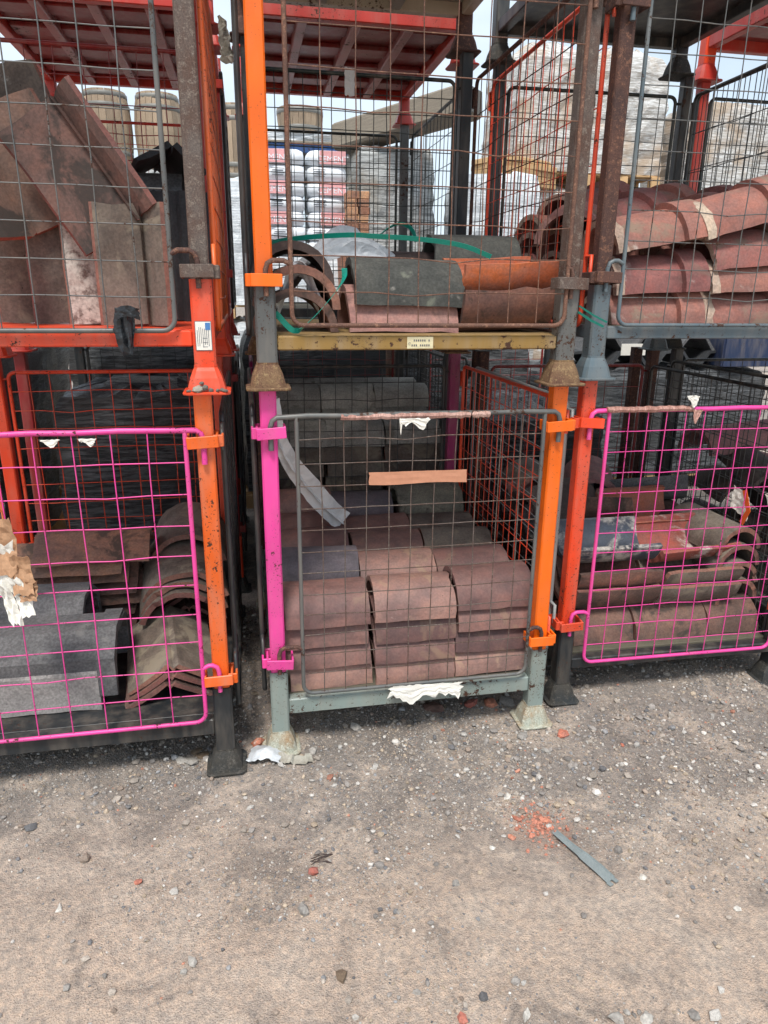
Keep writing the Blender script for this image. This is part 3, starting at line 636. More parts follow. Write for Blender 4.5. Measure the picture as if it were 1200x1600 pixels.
for k in range(3):
    tile(half_round('clay_moss', .128, .022, .33), (.86, 2.755, Z1+.083*k+.02*k), rot_tile(-1, 0, 0), ('lowest', 'middle', 'topmost')[k]+' dark mossy half-round tile behind the bright orange one', 'half-round tiles in the upper centre stillage')
for k in range(3):
    tile(half_round('clay_dark', .12, .022, .3), (.60, 2.86, Z1+.08*k), rot_tile(0, 0, 0), ('lowest', 'middle', 'topmost')[k]+' dark half-round tile behind the crumpled white sheet', 'half-round tiles in the upper centre stillage')

# ------------------------------------------------------------------ upper left: angle ridge tiles on end and leaning
Z2 = 1.304+.184; GA = 'angle ridge tiles in the upper left stillage'
def up_vee(mat, apex, face, lean, label, w=.17, ang=118, L=.34, t=.02, z=Z2):
    f = R(face); u = Vector((math.sin(f), -math.cos(f), lean)); a = Vector((0, lean*.9, 1)); a = (a-u*0).normalized()
    tile(vee(mat, w, ang, t, L), Vector((apex[0], apex[1], z+L/2*a.z))-u.normalized()*w*math.cos(R(ang/2)), basis(a, u), label, GA, 'angle_ridge_tile')
def open_vee(mat, apex, ax, d1, w, ang, L, label, z_is_base=False, w2=None):
    """angle tile whose inner faces are turned to the yard: d1 runs from the valley to the lip of the broad wing"""
    a = Vector(ax).normalized(); d = Vector(d1); d = (d-a*d.dot(a)).normalized(); n = a.cross(d)
    if n.y > 0: n = -n
    d2 = d*math.cos(R(ang))+n*math.sin(R(ang)); u = -(d+d2).normalized(); p = Vector(apex)
    if z_is_base: p = p+Vector((0, 0, L/2*abs(a.z)))
    if d.dot(u.cross(a)) > 0: a = -a
    tile(vee(mat, w, ang, .026, L, w2, chips=1.5), p-u*w*math.cos(R(ang/2)), basis(a, u), label, GA, 'angle_ridge_tile')
UPV = [('clay_umber', -.272, 2.36, .158, 'soot grey angle ridge tile standing upright behind the black plastic scrap'), ('clay_brown_limed', -.372, 2.44, .165, 'lime splashed angle ridge tile standing upright, partly behind the soot grey one'),
 ('clay_umber', -.49, 2.505, .165, 'upright brown angle ridge tile with red edge beside the lime splashed one'), ('clay_umber', -.61, 2.57, .165, 'upright brown angle ridge tile cut by the left picture edge'), ('clay_brown', -.73, 2.635, .165, 'upright brown angle ridge tile farthest left under the leaning tiles')]
for m, x, y, w, lb in UPV: open_vee(m, (x, y, Z2+.001), (0, 0, 1), (-.97, -.22, 0), w, 118, .345, lb, True, .095 if x > -.3 else .05)
open_vee('clay_brown', (-.385, 2.375, 1.955), (.55, -.10, -.83), (-.9, -.08, -.42), .205, 128, .385, 'large sooty brown angle ridge tile leaning diagonally on top', False, .09)
open_vee('clay_brown', (-.70, 2.47, 1.90), (.42, -.06, -.9), (.90, .06, .40), .22, 112, .36, 'brown angle ridge tile leaning half behind the large diagonal one')
open_vee('clay_umber', (-.74, 2.62, 2.03), (.36, -.05, -.93), (.92, .05, .3), .22, 112, .36, 'grey brown angle ridge tile lying behind the leaning tiles at upper left')
up_vee('concrete_dark', (-.215, 2.70), -8, .02, 'charcoal angle ridge tile standing upright near the orange side mesh', .15, 120, .43)
up_vee('concrete_dark', (-.345, 2.76), 10, .02, 'charcoal angle ridge tile standing upright behind the large diagonal one', .16, 124, .43)
up_vee('concrete_dark', (-.47, 2.86), -5, .02, 'charcoal angle ridge tile standing hidden behind the leaning pair', .16, 124, .43)
tile(vee('concrete_dark', .15, 110, .022, .42), (-.27, 2.93, 1.99), basis((.25, -.95, .03), (.1, 0, 1)), 'black angle ridge tile lying open end forward below the barrels', GA, 'angle_ridge_tile')
tile(vee('concrete_slate', .15, 118, .022, .4), (-.40, 2.88, 1.925), basis((1, .1, 0), (0, -.5, 1)), 'grey angle ridge tile lying crosswise above the charcoal ones', GA, 'angle_ridge_tile')
for q, (x, y) in enumerate(((-.27, 3.0), (-.45, 3.02))):
    for k in range(7): tile(vee('concrete_dark', .15, 116, .022, .4), (x, y, Z2+.062*k), basis((.03, 1, 0), (0, 0, 1)), f'black angle ridge tile in the {("stack below the barrels", "stack beside it")[q]}, {ORD[k]}, upper left stillage', GA, 'angle_ridge_tile')

# ------------------------------------------------------------------ lower left: concrete ridges and angle tiles
GL = 'ridge tiles in the lower left stillage'; Z0 = .203
FP = [(-.158, 0), (-.156, .135), (-.07, .205), (0, .207), (.07, .205), (.156, .135), (.158, 0)]
def facet(mat, L, collar=None): return variants(('f', mat, L, collar), lambda: prof_tile('facet_ridge_tile', mat, *facet_prof(FP, .022), L, smooth=False, collar=collar, chips=3, rough=.0022), 2)
tile(facet('concrete_pale', .46), (-.78, 2.425, Z0+.002), rot_tile(0, 0, 0), 'pale concrete ridge tile lying lowest at the front of the lower left stillage', GL, 'facet_ridge_tile')
tile(facet('concrete_slate', .46, (0, .06, .012)), (-.72, 2.435, Z0+.052), rot_tile(0, 0, 0), 'slate grey concrete ridge tile with raised collar at the front, lower left stillage', GL, 'facet_ridge_tile')
tile(facet('concrete_slate', .46), (-.87, 2.69, Z0+.0), rot_tile(0, 0, 0), 'slate grey concrete ridge tile on the boards behind the collared one', GL, 'facet_ridge_tile')
tile(facet('concrete_slate', .46), (-.865, 2.665, Z0+.085), rot_tile(-1, 0, 0), 'slate grey concrete ridge tile stacked above and behind the collared one', GL, 'facet_ridge_tile')
for k in range(8):
    ex = (-.5, -.5, -.5, -.46, -.49, -.52, -.53, -.43)[k]; L = .45
    tile(vee('clay_sooty' if k > 3 else 'clay_brown', .175, 108, .02, L, chips=1), (ex-L/2, 2.955-(.02 if k > 5 else 0), Z0+.049*k), rot_tile(rj(2), rj(.7), rj(2)), f'brown angle ridge tile in the crosswise stack of the lower left stillage, {ORD[k] if k < 7 else "topmost"}', GL, 'angle_ridge_tile')
for k in range(3):
    tile(vee('clay_umber' if k == 2 else 'clay_brown', .186, 116, .019, .48, chips=2, rough=.003), (-.345+.004*k, 2.51+.006*k, Z0+.03*k), rot_tile(97+k*.7, 1.5, 0), ('lowest', 'middle', 'topmost')[k]+' of three brown angle tiles lying end-on beside the black foot post', GL, 'angle_ridge_tile')
for k in range(4):
    tile(vee('clay_brown', .168, 118, .018, .44), (-.30, 3.02, Z0+.052*k), rot_tile(94, 0, 0), f'brown angle tile under the ragged arched ones, {ORD[k]}', GL, 'angle_ridge_tile')
for k in range(3):
    tile(half_round('clay_umber', .178, .022, .42, chips=3, rough=.005, a0=18, key='rag'), (-.315+.006*k, 2.86+.02*k, Z0+.15+.036*k), rot_tile(96, 5, rj(3)), ('lowest', 'middle', 'topmost')[k]+' ragged arched ridge tile behind the end-on angle tiles', GL)
tile(half_round('clay_umber', .165, .022, .4, a0=15, key='b'), (-.29, 3.14, Z0+.29), rot_tile(92, 4, 4), 'arched ridge tile farthest back near the lower left orange post', GL)

# ------------------------------------------------------------------ upper right: collared barrel tiles
GC = 'collared barrel tiles in the upper right stillage'; Z3 = 1.304+.187
def barrel_tile(mat='clay_rose', L=.40, key=''): return half_round(mat, .128, .022, L, key='col'+key, scale_end=.96, collar=(0, .10, .025), chips=1.5)
PL = [  # x, y, z, yaw, tilt, label
 (1.475, 2.55, Z3, 1, .5, 'mossy barrel tile lowest at the front near the rusty post'), (1.87, 2.555, Z3, -1, .5, 'rose barrel tile lowest at the front, second from the rusty post'),
 (1.478, 2.55, Z3+.115, 1, 2.5, 'rose barrel tile in the middle of the front stack near the rusty post'), (1.865, 2.55, Z3+.11, 0, 2, 'rose barrel tile in the middle of the second front stack'),
 (1.865, 2.56, Z3+.21, 0, 5, 'rose barrel tile under the steeply tilted one at the front'),
 (1.462, 2.545, Z3+.262, 3, 10, 'large rose barrel tile with mortared left end on top near the rusty post'), (1.80, 2.55, Z3+.345, 4, 15, 'steeply tilted rose barrel tile with white mortar band at the front'),
]
def mortar_band(o, L=.368, Ro=.128):
    b = MB(); n = 15; rings = []
    A = [R(180*k/(n-1)) for k in range(n)]
    for x, d in ((-L/2-.001, .0012), (-L/2+.012, .003), (-L/2+.026, .0025), (-L/2+.034, .0005)):
        rings.append([Vector((x+random.gauss(0, .004)*(x > -L/2), -(Ro*1.018+d+random.uniform(0, .001))*math.cos(a), (Ro*1.018+d)*math.sin(a))) for a in A])
    b.loft(rings, False, False, False, False); b.build('mortar_band', 'clay_edge_pale', o)
for x, y, z, yw, ti, lb in PL:
    o = tile(barrel_tile('clay_rose', .368, 'm' if 'mossy' in lb else ''), (x, y, z), rot_tile(yw+rj(2), ti, rj(4)), lb, GC)
    if 'mossy' not in lb and 'under' not in lb: mortar_band(o)
for q, (x, lab) in enumerate(((1.42, 'nearest the rusty post'), (1.72, 'in the middle'), (1.98, 'farthest along'))):
    for rr, y in enumerate((2.84, 3.12)):
        n = 5 if rr == 0 else 6
        for k in range(n):
            top = k == n-1
            yw = 30 if top else 8; ti = 12 if top else 2
            tile(barrel_tile('clay_rose', .40), (x+(.08 if top else 0), y, Z3+.075*k+(.035 if top else 0)), rot_tile(yw+rj(3), ti+rj(2), rj(3)), f'rose barrel tile, {("second", "third")[rr]} row, stack {lab}, {"top" if top else ORD[k]} one', GC)
tile(barrel_tile('clay_red', .40), (1.30, 2.80, Z3+.30), rot_tile(60, 6, 0), 'dull red barrel tile turned end-on behind the rusty post', GC)

# ------------------------------------------------------------------ lower right: upturned and mixed half-round tiles
GD = 'mixed tiles in the lower right stillage'; Z4 = .192
for k, (x, L) in enumerate(((1.42, .27), (1.735, .335), (2.03, .24))):
    tile(half_round('clay_brown', .135, .024, L), (x, 2.565, Z4), rot_tile(-1, 0, 0), ('first', 'second', 'third')[k]+' brown tile from the red orange post, lying on the deck planks', GD)
UT = [ (1.465, 2.565, .435, 0, 0, 180, .37, 'clay_brown', 'brown upturned tile, lower of the pair by the red orange post'), (1.845, 2.57, .425, -1, 0, 182, .37, 'clay_umber', 'grey upturned tile, lower of the pair beyond the first'),
 (1.478, 2.575, .50, -1, 0, 178, .37, 'clay_sooty', 'sooty upturned tile, upper of the pair by the red orange post'), (1.86, 2.575, .495, 1, 0, 184, .36, 'clay_umber', 'grey upturned tile with scratched marks under the limed orange one'),
 (1.47, 2.60, .625, -4, 1, 190, .37, 'clay_glaze_limed', 'slate blue upturned tile splashed with white lime'), (1.865, 2.63, .60, 3, 1, 196, .38, 'clay_red_limed', 'orange red upturned tile with pale lime crust beside the blue one'),
 (1.79, 2.86, .66, 3, 0, 200, .36, 'clay_red_limed', 'rusty red upturned tile behind the limed orange red one'), (1.44, 2.88, .62, -6, 2, 188, .38, 'concrete_slate', 'slate grey upturned tile behind the lime splashed blue one'),
 (1.47, 3.12, .66, 10, -3, 190, .4, 'clay_red', 'red tile edge on near the back of the lower right stillage'), (1.93, 3.16, .70, -20, 8, 165, .42, 'concrete_slate', 'large slate grey trough tile tipped against the back') ]
for x, y, z, yw, ti, ro, L, m, lb in UT: tile(half_round(m, .138, .022, L, chips=1.5, key='u', a0=8), (x, y, z), rot_tile(yw, ti, ro), lb, GD)
for x, y in ((1.45, 2.9), (1.82, 2.9), (1.45, 3.2), (1.85, 3.2)):
    for k in range(4): tile(half_round('clay_dark', .135, .024, .34), (x, y, Z4+.07*k), rot_tile(rj(6), 0, rj(4)), f'dark half-round tile deep in the lower right stillage, {ORD[k]}, {"front" if y < 3 else "rear"} {"near" if x < 1.6 else "far"} stack', GD)
for k in range(4):
    tile(half_round('clay_umber', .112, .02, .36, key='arch'), (2.045, 2.67+.01*k, Z4+.12+.075*k), rot_tile(96, 2, -4), f'grey arched tile end-on at the side mesh, {ORD[k]}, lower right stillage', GD)
HT = [(1.40, 3.02, .72, 20, 4, 0, 'clay_dark', 'dark half-round tile heaped behind the slate grey upturned one'), (1.62, 3.02, .78, -35, 8, 170, 'clay_brown', 'brown upturned tile heaped crosswise at the back'), (1.72, 3.26, .74, 70, 6, 10, 'clay_red', 'reddish tile end-on at the back of the mixed heap'),
 (1.42, 3.30, .74, 80, 0, 0, 'clay_umber', 'grey tile end-on in the rear corner by the grey side mesh'), (1.98, 3.35, .62, 40, 10, 190, 'clay_dark', 'dark upturned tile in the rear corner by the black mesh'), (2.02, 2.98, .60, 75, -4, 8, 'clay_brown', 'brown tile end-on beside the rusty red upturned one')]
for x, y, z, yw, ti, ro, m, lb in HT: tile(half_round(m, .13, .022, .38, key='h', chips=1.5), (x, y, z-.12), rot_tile(yw, ti, ro), lb, GD)
# tumbled pipes and tiles in the next stillage along
GE = 'tumbled tiles past the black side mesh'
DT = [(2.66, 3.45, .78, 8, 3, 0, .52, 'clay_red', 'pinkish half-round tile lying across the top of the tumbled heap'), (2.62, 3.2, .66, 80, 10, 20, .42, 'clay_dark', 'dark half-round tile end-on below the pinkish one'),
 (2.85, 3.1, .62, 100, 5, -20, .42, 'clay_umber', 'grey half-round tile end-on beside the torn white plastic'), (2.55, 2.95, .55, 70, 15, 160, .42, 'clay_dark', 'dark upturned tile halfway down the tumbled heap'),
 (2.8, 2.85, .5, 110, 0, 30, .42, 'clay_umber', 'grey arched tile below the torn white plastic'), (2.6, 2.7, .42, 85, 5, 0, .42, 'clay_dark', 'dark arched tile low in the tumbled heap near the mesh'),
 (2.75, 2.62, .32, 95, -5, 170, .42, 'clay_brown', 'brown upturned tile low at the front of the tumbled heap'), (2.6, 3.35, .52, 75, 0, 10, .42, 'clay_dark', 'dark half-round tile under the top of the tumbled heap'),
 (2.9, 3.4, .6, 95, 0, -15, .42, 'clay_red', 'reddish half-round tile at the far side of the tumbled heap'), (2.58, 3.1, .34, 88, 0, 0, .42, 'clay_umber', 'grey half-round tile deep under the tumbled heap'),
 (2.85, 2.6, .22, 90, 0, 0, .42, 'clay_dark', 'dark half-round tile on the deck of the tumbled heap'), (2.56, 2.62, .2, 92, 0, 0, .42, 'clay_dark', 'dark half-round tile on the deck nearest the side mesh'),
 (2.86, 3.1, .3, 90, 0, 0, .42, 'clay_brown', 'brown half-round tile in the middle of the tumbled heap'), (2.6, 3.42, .3, 90, 0, 0, .42, 'clay_dark', 'dark half-round tile at the bottom rear of the tumbled heap')]
for x, y, z, yw, ti, ro, L, m, lb in DT: tile(half_round(m, .13, .022, L, key='d'), (x, y, z), rot_tile(yw, ti, ro), lb, GE)
# second row, lower centre: dim rows of half-round tiles
GF = 'dim tiles in the second row lower stillage'
for r, (y, n) in enumerate(((3.86, 8), (4.14, 10), (4.42, 10))):
    for c_, x in enumerate((.24, .565, .89)):
        for k in range(n):
            if r and k < n-4: continue
            m = 'clay_pale' if (k > n-4 and r) else ('clay_pale' if k == n-1 else 'clay_umber')
            kz = k
            tile(half_round(m, .126, .024, .315, key='dim'), (x+rj(.012), y+rj(.01), .2+.083*kz), rot_tile(rj(3), 0, rj(3)), f'dim half-round tile behind the centre stack, {RW[r]} row, {CW[c_]} stack, {"top" if k == n-1 else ORD[k] if k < 9 else "tenth"}', GF)
    if r:
        b = MB(); b.box((0, 0, 0), (.9, .24, .083*(n-4)-.01), .01); tag(b.build('timber_bearer', 'wood_old', None, (.56, y, .2+(.083*(n-4)-.01)/2)), f'weathered timber block carrying the {RW[r]} row of dim tiles', 'timber')
# ------------------------------------------------------------------ yard behind: wrapped packs, bags, barrels, blue racking
def pallet(parent, sx, sy, mat='wood'):
    for k in range(7):
        b = MB(); b.box((0, 0, 0), (sx, sy/7*.72, .02), .003); b.build('pallet_board', mat, parent, (0, -sy/2+sy/7*(k+.5), .125))
    for i in (-1, 0, 1):
        for j in (-1, 0, 1):
            b = MB(); b.box((0, 0, 0), (.1, .1, .1), .004); b.build('pallet_block', mat, parent, (i*(sx/2-.05), j*(sy/2-.05), .064))
        b = MB(); b.box((0, 0, 0), (.1, sy, .018), .003); b.build('pallet_board', mat, parent, (i*(sx/2-.05), 0, .009))
def wrapped(label, cx, cy, z, sx, sy, h, mat='film_timber', rz=0, lump=.02, seed=1, dome=.03, pal=True, group='film wrapped pallet packs'):
    t = thing('wrapped_pack', label, 'wrapped pack', (cx, cy, z), R(rz), group); rs = random.Random(seed)
    if pal: pallet(t, sx, sy)
    z0 = .137 if pal else 0; n = 48; rings = []; ph = [rs.uniform(0, 6.28) for _ in range(8)]
    for k in range(15):
        f = k/14; zz = z0+h*f; ring = []; ins = 0 if k < 13 else (.012, .05)[k-13]
        for i in range(n):
            a = 2*math.pi*i/n; ca, sa = math.cos(a), math.sin(a); m = max(abs(ca), abs(sa)); q = .9
            x, y = ca/m*sx/2, sa/m*sy/2
            rr = 1-.04*(abs(ca*sa)*2)**6
            w = lump*(math.sin(3*a+ph[0]+5*f)+.7*math.sin(7*a+ph[1]-9*f)+.6*math.sin(17*f*3+ph[2]+a))*.4+rs.gauss(0, lump*.16)
            s_ = (1-ins/max(sx, sy)*2)*rr
            ring.append(Vector((x*s_+ca*w, y*s_+sa*w, zz+rs.gauss(0, lump*.2)*(k == 14)-(lump if k == 14 else 0)*.2)))
        rings.append(ring)
    top = [Vector((p.x*.5, p.y*.5, z0+h+dome+rs.gauss(0, lump*.5))) for p in rings[-1]]; rings.append(top)
    b = MB(); b.loft(rings, False, True, True); b.build('load', mat, t); return t
def text_mesh(s_, size, mat, name):
    cu = bpy.data.curves.new('t', 'FONT'); cu.body = s_; cu.size = size; cu.align_x = 'CENTER'; cu.align_y = 'CENTER'; cu.extrude = .0008
    o = bpy.data.objects.new('t', cu); col.objects.link(o); dg = bpy.context.evaluated_depsgraph_get()
    me = bpy.data.meshes.new_from_object(o.evaluated_get(dg)); me.name = name; bpy.data.objects.remove(o); me.materials.clear(); me.materials.append(M[mat]); return me
# far right: tall film-wrapped packs of timber and tiles
for q, (x, lab) in enumerate(((3.36, 'behind the rusty brown post'), (4.26, 'to the right of it'))):
    for k in range(3):
        wrapped(f'tall film wrapped timber pack {lab}, {("bottom", "middle", "top")[k]} of three', x, 8.5, k*1.36, .86, 1.1, 1.2-.02*k, 'film_timber', (2, -3)[q], .045, 5*q+k, .05 if k < 2 else .13)
for k in range(3): wrapped(f'film wrapped tile pack at far right under the red base, {("bottom", "middle", "top")[k]}', 5.45, 8.3, k*1.2, 1.05, 1.1, 1.05, 'film_timber', 4, .03, 30+k)
for k in range(2): wrapped(f'white wrapped pack seen past the dark green mesh, {("lower", "upper")[k]} one', 2.5, 7.4, k*1.33, .8, 1.0, 1.19, 'film_white', -6, .03, 40+k, .03)
for k in range(2): wrapped(f'grey wrapped pack beside the cement bags, {("lower", "upper")[k]} one', 1.5, 7.9, k*1.5, .8, 1.0, 1.3, 'film_grey', 5, .035, 44+k, .03)
wrapped('wrapped pack under the cement bags', .63, 7.45, 0, .9, 1.0, 1.75, 'film_white', 0, .03, 50)
wrapped('wrapped pack under the half barrel planter on the blue racking', .72, 8.65, 3.08, .9, .8, .1, 'film_white', 0, .03, 51, .02, False)
wrapped('wrapped pack carrying the left barrel pair', -.95, 8.4, 1.3, 1.25, 1.0, 1.26, 'film_grey', 0, .03, 52)
wrapped('lower wrapped pack beneath the barrels', -.95, 8.4, 0, 1.25, 1.0, 1.12, 'film_grey', 0, .03, 53)
wrapped('wrapped pack in the gap between the stacks', .06, 8.2, 1.3, .5, .9, 1.2, 'film_white', 0, .03, 54); wrapped('lower wrapped pack in the gap between the stacks', .06, 8.2, 0, .5, .9, 1.12, 'film_white', 0, .03, 55)
# low dark packs behind the second row
for k, (x, w, lab) in enumerate(((-.75, .95, 'behind the dark left stillage'), (.5, 1.1, 'behind the dim centre tiles'), (1.65, 1.0, 'behind the red mesh'), (3.25, 2.1, 'behind the tumbled tiles'))):
    wrapped(f'low dark film wrapped pack {lab}', x, 5.75, 0, w, 1.1, (1.15, 1.15, 1.2, .86)[k], 'film_dark', 0, .025, 60+k)
wrapped('added dark film wrapped pack hiding pale ground beyond the left picture edge', -1.75, 4.4, 0, .95, 1.1, 1.25, 'film_dark', 0, .03, 72)  # added dark occluder: keeps pale ground from showing through the lower left stillage
wrapped('added dark film wrapped pack hiding pale ground at far left behind', -2.1, 5.9, 0, 1.3, 1.1, 1.25, 'film_dark', 0, .03, 73)  # second added occluder, keeps the view behind the left stack dark
wrapped('dark film wrapped bundle inside the dark left stillage', -.58, 4.3, .21, .84, 1.0, .85, 'film_dark', 0, .03, 70, pal=False)
wrapped('dark film wrapped bundle inside the red mesh stillage', 1.72, 4.36, .21, .8, 1.0, .72, 'film_dark', 0, .03, 71, pal=False)
# loose bricks leaning out of the grey pack
bm_ = MB(); bm_.box((0, 0, 0), (.215, .1, .063), .004); bme = bm_.mesh('brick', 'brick_buff'); RN = ['bottom', 'second', 'third', 'fourth', 'fifth', 'sixth', 'seventh', 'eighth']
for k in range(8):
    for j in range(2):
        tag(put('brick', bme, None, (1.0+.105*j+.008*(k % 2), 6.9, 1.95+.066*k), (0, 0, R(90+rj(4)))), f'buff brick beside the cement bags, {RN[k]} course, {("near", "far")[j]} one', 'brick', 'buff bricks beside the cement bags')
b = MB(); b.box((0, 0, 0), (.5, .5, 1.91), .01); t = b.build('brick_stack_base', 'brick_buff', None, (1.14, 6.98, .956)); tag(t, 'tall buff brick stack under the loose bricks', 'brick stack')
# cement bags
def bag_mesh():
    b = MB(); n = 28; rings = []
    for zf, s_ in ((0, .8), (.08, .93), (.3, 1), (.6, 1), (.88, .94), (1, .8)):
        rings.append([Vector((math.copysign(abs(math.cos(a))**.4, math.cos(a))*.185*s_+random.gauss(0, .003), math.copysign(abs(math.sin(a))**.4, math.sin(a))*.27*s_, zf*.132)) for a in (2*math.pi*i/n for i in range(n))])
    b.loft(rings, True); return b.mesh('bag', 'bag_white')
bags = [bag_mesh() for _ in range(3)]; cem = text_mesh('CEMENT', .075, 'bag_white', 'lettering')
for k in range(7):
    for c_ in range(2):
        t = thing('cement_bag', f'white cement bag, {("left", "right")[c_]} column, {RN[k]} layer from the bottom', 'bag', (.43+.385*c_+rj(.01), 7.3, 1.9+.129*k), R(rj(2)), 'white cement bags on the wrapped pack')
        put('sack', random.choice(bags), t)
        if k % 2 == 0:
            b = MB(); b.box((0, 0, 0), (.24, .004, .11), .001); b.build('red_panel', 'bag_red', t, (.05 if c_ else -.09, -.272, .066))
            put('lettering', cem, t, (.05 if c_ else -.09, -.2745, .05), (math.pi/2, 0, 0))
        else:
            b = MB()
            for q in range(4): b.box((-.08, -.2715, .04+.018*q), (.1+.02*(q % 2), .002, .006), .0005)
            b.build('printed_lines', 'ink', t)
# barrels
def barrel(label, cx, cy, z, h=.88, rb=.33, half=False):
    t = thing('oak_barrel', label, 'barrel', (cx, cy, z), 0, 'oak barrels behind the racks'); b = MB(); n = 22; f1 = .5 if half else 1.0
    def rad(f): return rb*(1-.17*(2*f-1)**2)
    for i in range(n):
        a0, a1 = 2*math.pi*(i+.03)/n, 2*math.pi*(i+.97)/n; dr = random.uniform(-.003, .003); rings = []
        for q in range(9):
            f = (q/8)*f1 if not half else .5-.5*q/8+0; f = q/8*f1; r_ = (rad(f) if not half else rad(1-.5-f+.0) if False else rad(.08+f))+dr; zz = h*(f if not half else f)
            rings.append([Vector((rr*math.cos(a), rr*math.sin(a), zz)) for rr, a in ((r_, a0), (r_, a1), (r_-.022, a1), (r_-.022, a0))])
        s_ = MB(); s_.loft(rings); s_.build('stave', 'oak', t)
    for f in ((.06, .2, .8, .94) if not half else (.1, .42)):
        r_ = rad(f if not half else .08+f)+.004; hb = MB(); m = 32
        hb.loft([[Vector((rr*math.cos(2*math.pi*i/m), rr*math.sin(2*math.pi*i/m), h*f+dz)) for i in range(m)] for rr, dz in ((r_-.004, -.022), (r_, -.02), (r_, .02), (r_-.004, .022))], True, False, False); hb.build('hoop', 'hoop', t)
    hd = MB(); hd.loft([[Vector((rad(.05)*.9*math.cos(2*math.pi*i/24), rad(.05)*.9*math.sin(2*math.pi*i/24), zz)) for i in range(24)] for zz in (h*f1*.90, h*f1*.92)], True); hd.build('barrel_head', 'oak', t)
barrel('weathered oak barrel seen left of the grey gate upright', -1.26, 8.3, 2.74, .70, .24); barrel('weathered oak barrel seen beside the rusty grey post', -.76, 8.3, 2.74, .70, .24)
barrel('oak half barrel planter on the blue racking', .70, 8.65, 3.21, .5, .25, True); barrel('oak barrel glimpsed in the gap between the stacks', .0, 8.2, 2.66, .7, .22)
# blue racking
t = thing('pallet_racking', 'blue steel pallet racking behind the cement bags', 'racking', (.72, 8.65, 0))
for sx in (-1, 1):
    for sy in (-1, 1): b = MB(); b.box((0, 0, 1.53), (.09, .07, 3.06), .006); b.build('upright', 'blue', t, (sx*.62, sy*.42, 0))
for sy in (-1, 1): b = MB(); b.box((0, 0, 0), (1.2, .05, .09), .006); b.build('beam', 'blue', t, (0, sy*.42, 3.01))
for k in range(6): b = MB(); b.box((0, 0, 0), (1.2, .12, .02), .003); b.build('shelf_board', 'wood_old', t, (0, -.4+.16*k, 3.066))
# heavy timber across the grey pack
b = MB(); b.box((0, 0, 0), (1.55, .30, .24), .02); o = b.build('timber_beam', 'wood_old', None, (1.56, 7.3, 3.12), basis((.66, -.72, .10), (0, .1, 1))); tag(o, 'thick weathered timber beam resting across the grey wrapped pack', 'timber')
b = MB(); b.box((.777, 0, 0), (.006, .27, .21), .004); b.build('sawn_end', 'timber_end', o)
# pale timber boards by the tall packs
for k in range(5):
    b = MB(); b.box((0, 0, 0), (.8, .5, .05), .004); tag(b.build('timber_board', 'wood', None, (2.98+.05*rj(1), 8.0, 2.70+.054*k+.0), (0, 0, R(25+rj(6)))), f'pale sawn timber board by the tall packs, {RN[k]} of the small pile', 'timber', 'pale timber boards by the tall packs')
wrapped('wrapped pack under the pale timber boards', 2.98, 8.0, 0, .5, .5, 2.53, 'film_timber', 0, .02, 80)
# dark concrete ridge caps stacked behind the lower right
def cap_mesh(mat): return variants(('cap', mat), lambda: prof_tile('ridge_cap', mat, *facet_prof([(-.19, 0), (-.16, .03), (-.085, .12), (-.03, .125), (.03, .125), (.085, .12), (.16, .03), (.19, 0)], .02), .42, smooth=False), 2)
for r in range(2):
    for k in range(4 if r == 0 else 3):
        tag(put('angular_ridge_tile', cap_mesh('concrete_dark' if r == 0 else 'concrete_slate'), None, (2.62+.40*k+.2*r, 5.5+.02*r, 1.03+.115*r), (0, 0, R(90))), f'dark concrete ridge cap below the blue grey beam, {("lower", "upper")[r]} layer, {("first", "second", "third", "fourth")[k]} along', 'tile', 'dark concrete ridge caps')
t = thing('plastic_crate', 'blue plastic crate beside the dark concrete ridge caps', 'crate', (4.1, 5.4, 1.03))
for sx, sy, w, d in ((0, -.2, .6, .02), (0, .2, .6, .02), (-.3, 0, .02, .4), (.3, 0, .02, .4)): b = MB(); b.box((0, 0, .12), (w, d, .24), .006); b.build('side', 'navy', t, (sx, sy, 0))
b = MB(); b.box((0, 0, .01), (.58, .38, .02), .003); b.build('base', 'navy', t)
b = MB(); b.box((0, 0, 0), (.5, .9, 1.3), .01)

# ------------------------------------------------------------------ straps, plastic, paper caught on the stillages
o = ribbon(spline([(.075, 2.62, 1.745), (.19, 2.52, 1.762), (.342, 2.41, 1.768), (.43, 2.385, 1.764), (.533, 2.37, 1.760), (.64, 2.35, 1.75), (.717, 2.33, 1.735), (.794, 2.315, 1.706)], 5), .016, .0006, (.1, -.5, .85)).build('plastic_strap', 'strap_green')
tag(o, 'green packing strap draped over the mossy grey tile', 'strap')
o = ribbon(spline([(.318, 2.335, 1.665), (.311, 2.33, 1.624), (.243, 2.28, 1.547), (.178, 2.245, 1.488), (.155, 2.24, 1.478), (.134, 2.24, 1.487), (.093, 2.235, 1.532)], 5), .018, .0006, (.6, -.3, .7)).build('plastic_strap', 'strap_green')
tag(o, 'green packing strap looping down over the end-on tiles', 'strap')
o = ribbon(spline([(.50, 2.72, 1.79), (.545, 2.74, 1.822), (.59, 2.75, 1.835), (.633, 2.76, 1.815), (.65, 2.77, 1.775)], 5), .018, .0006, (.2, -.8, .5)).build('plastic_strap', 'strap_green')
tag(o, 'green strap loop sticking up above the white sheet', 'strap')
for k, (p, q) in enumerate((((1.097, 2.275, 1.556), (1.223, 2.315, 1.502)), ((1.094, 2.275, 1.537), (1.213, 2.315, 1.487)))):
    o = ribbon([p, ((p[0]+q[0])/2, (p[1]+q[1])/2, (p[2]+q[2])/2-.003), q], .006 if k == 0 else .008, .0005, (0, -.4, .9)).build('plastic_strap', 'strap_green'); tag(o, ('upper', 'lower')[k]+' green strap end bridging the two grey posts', 'strap')
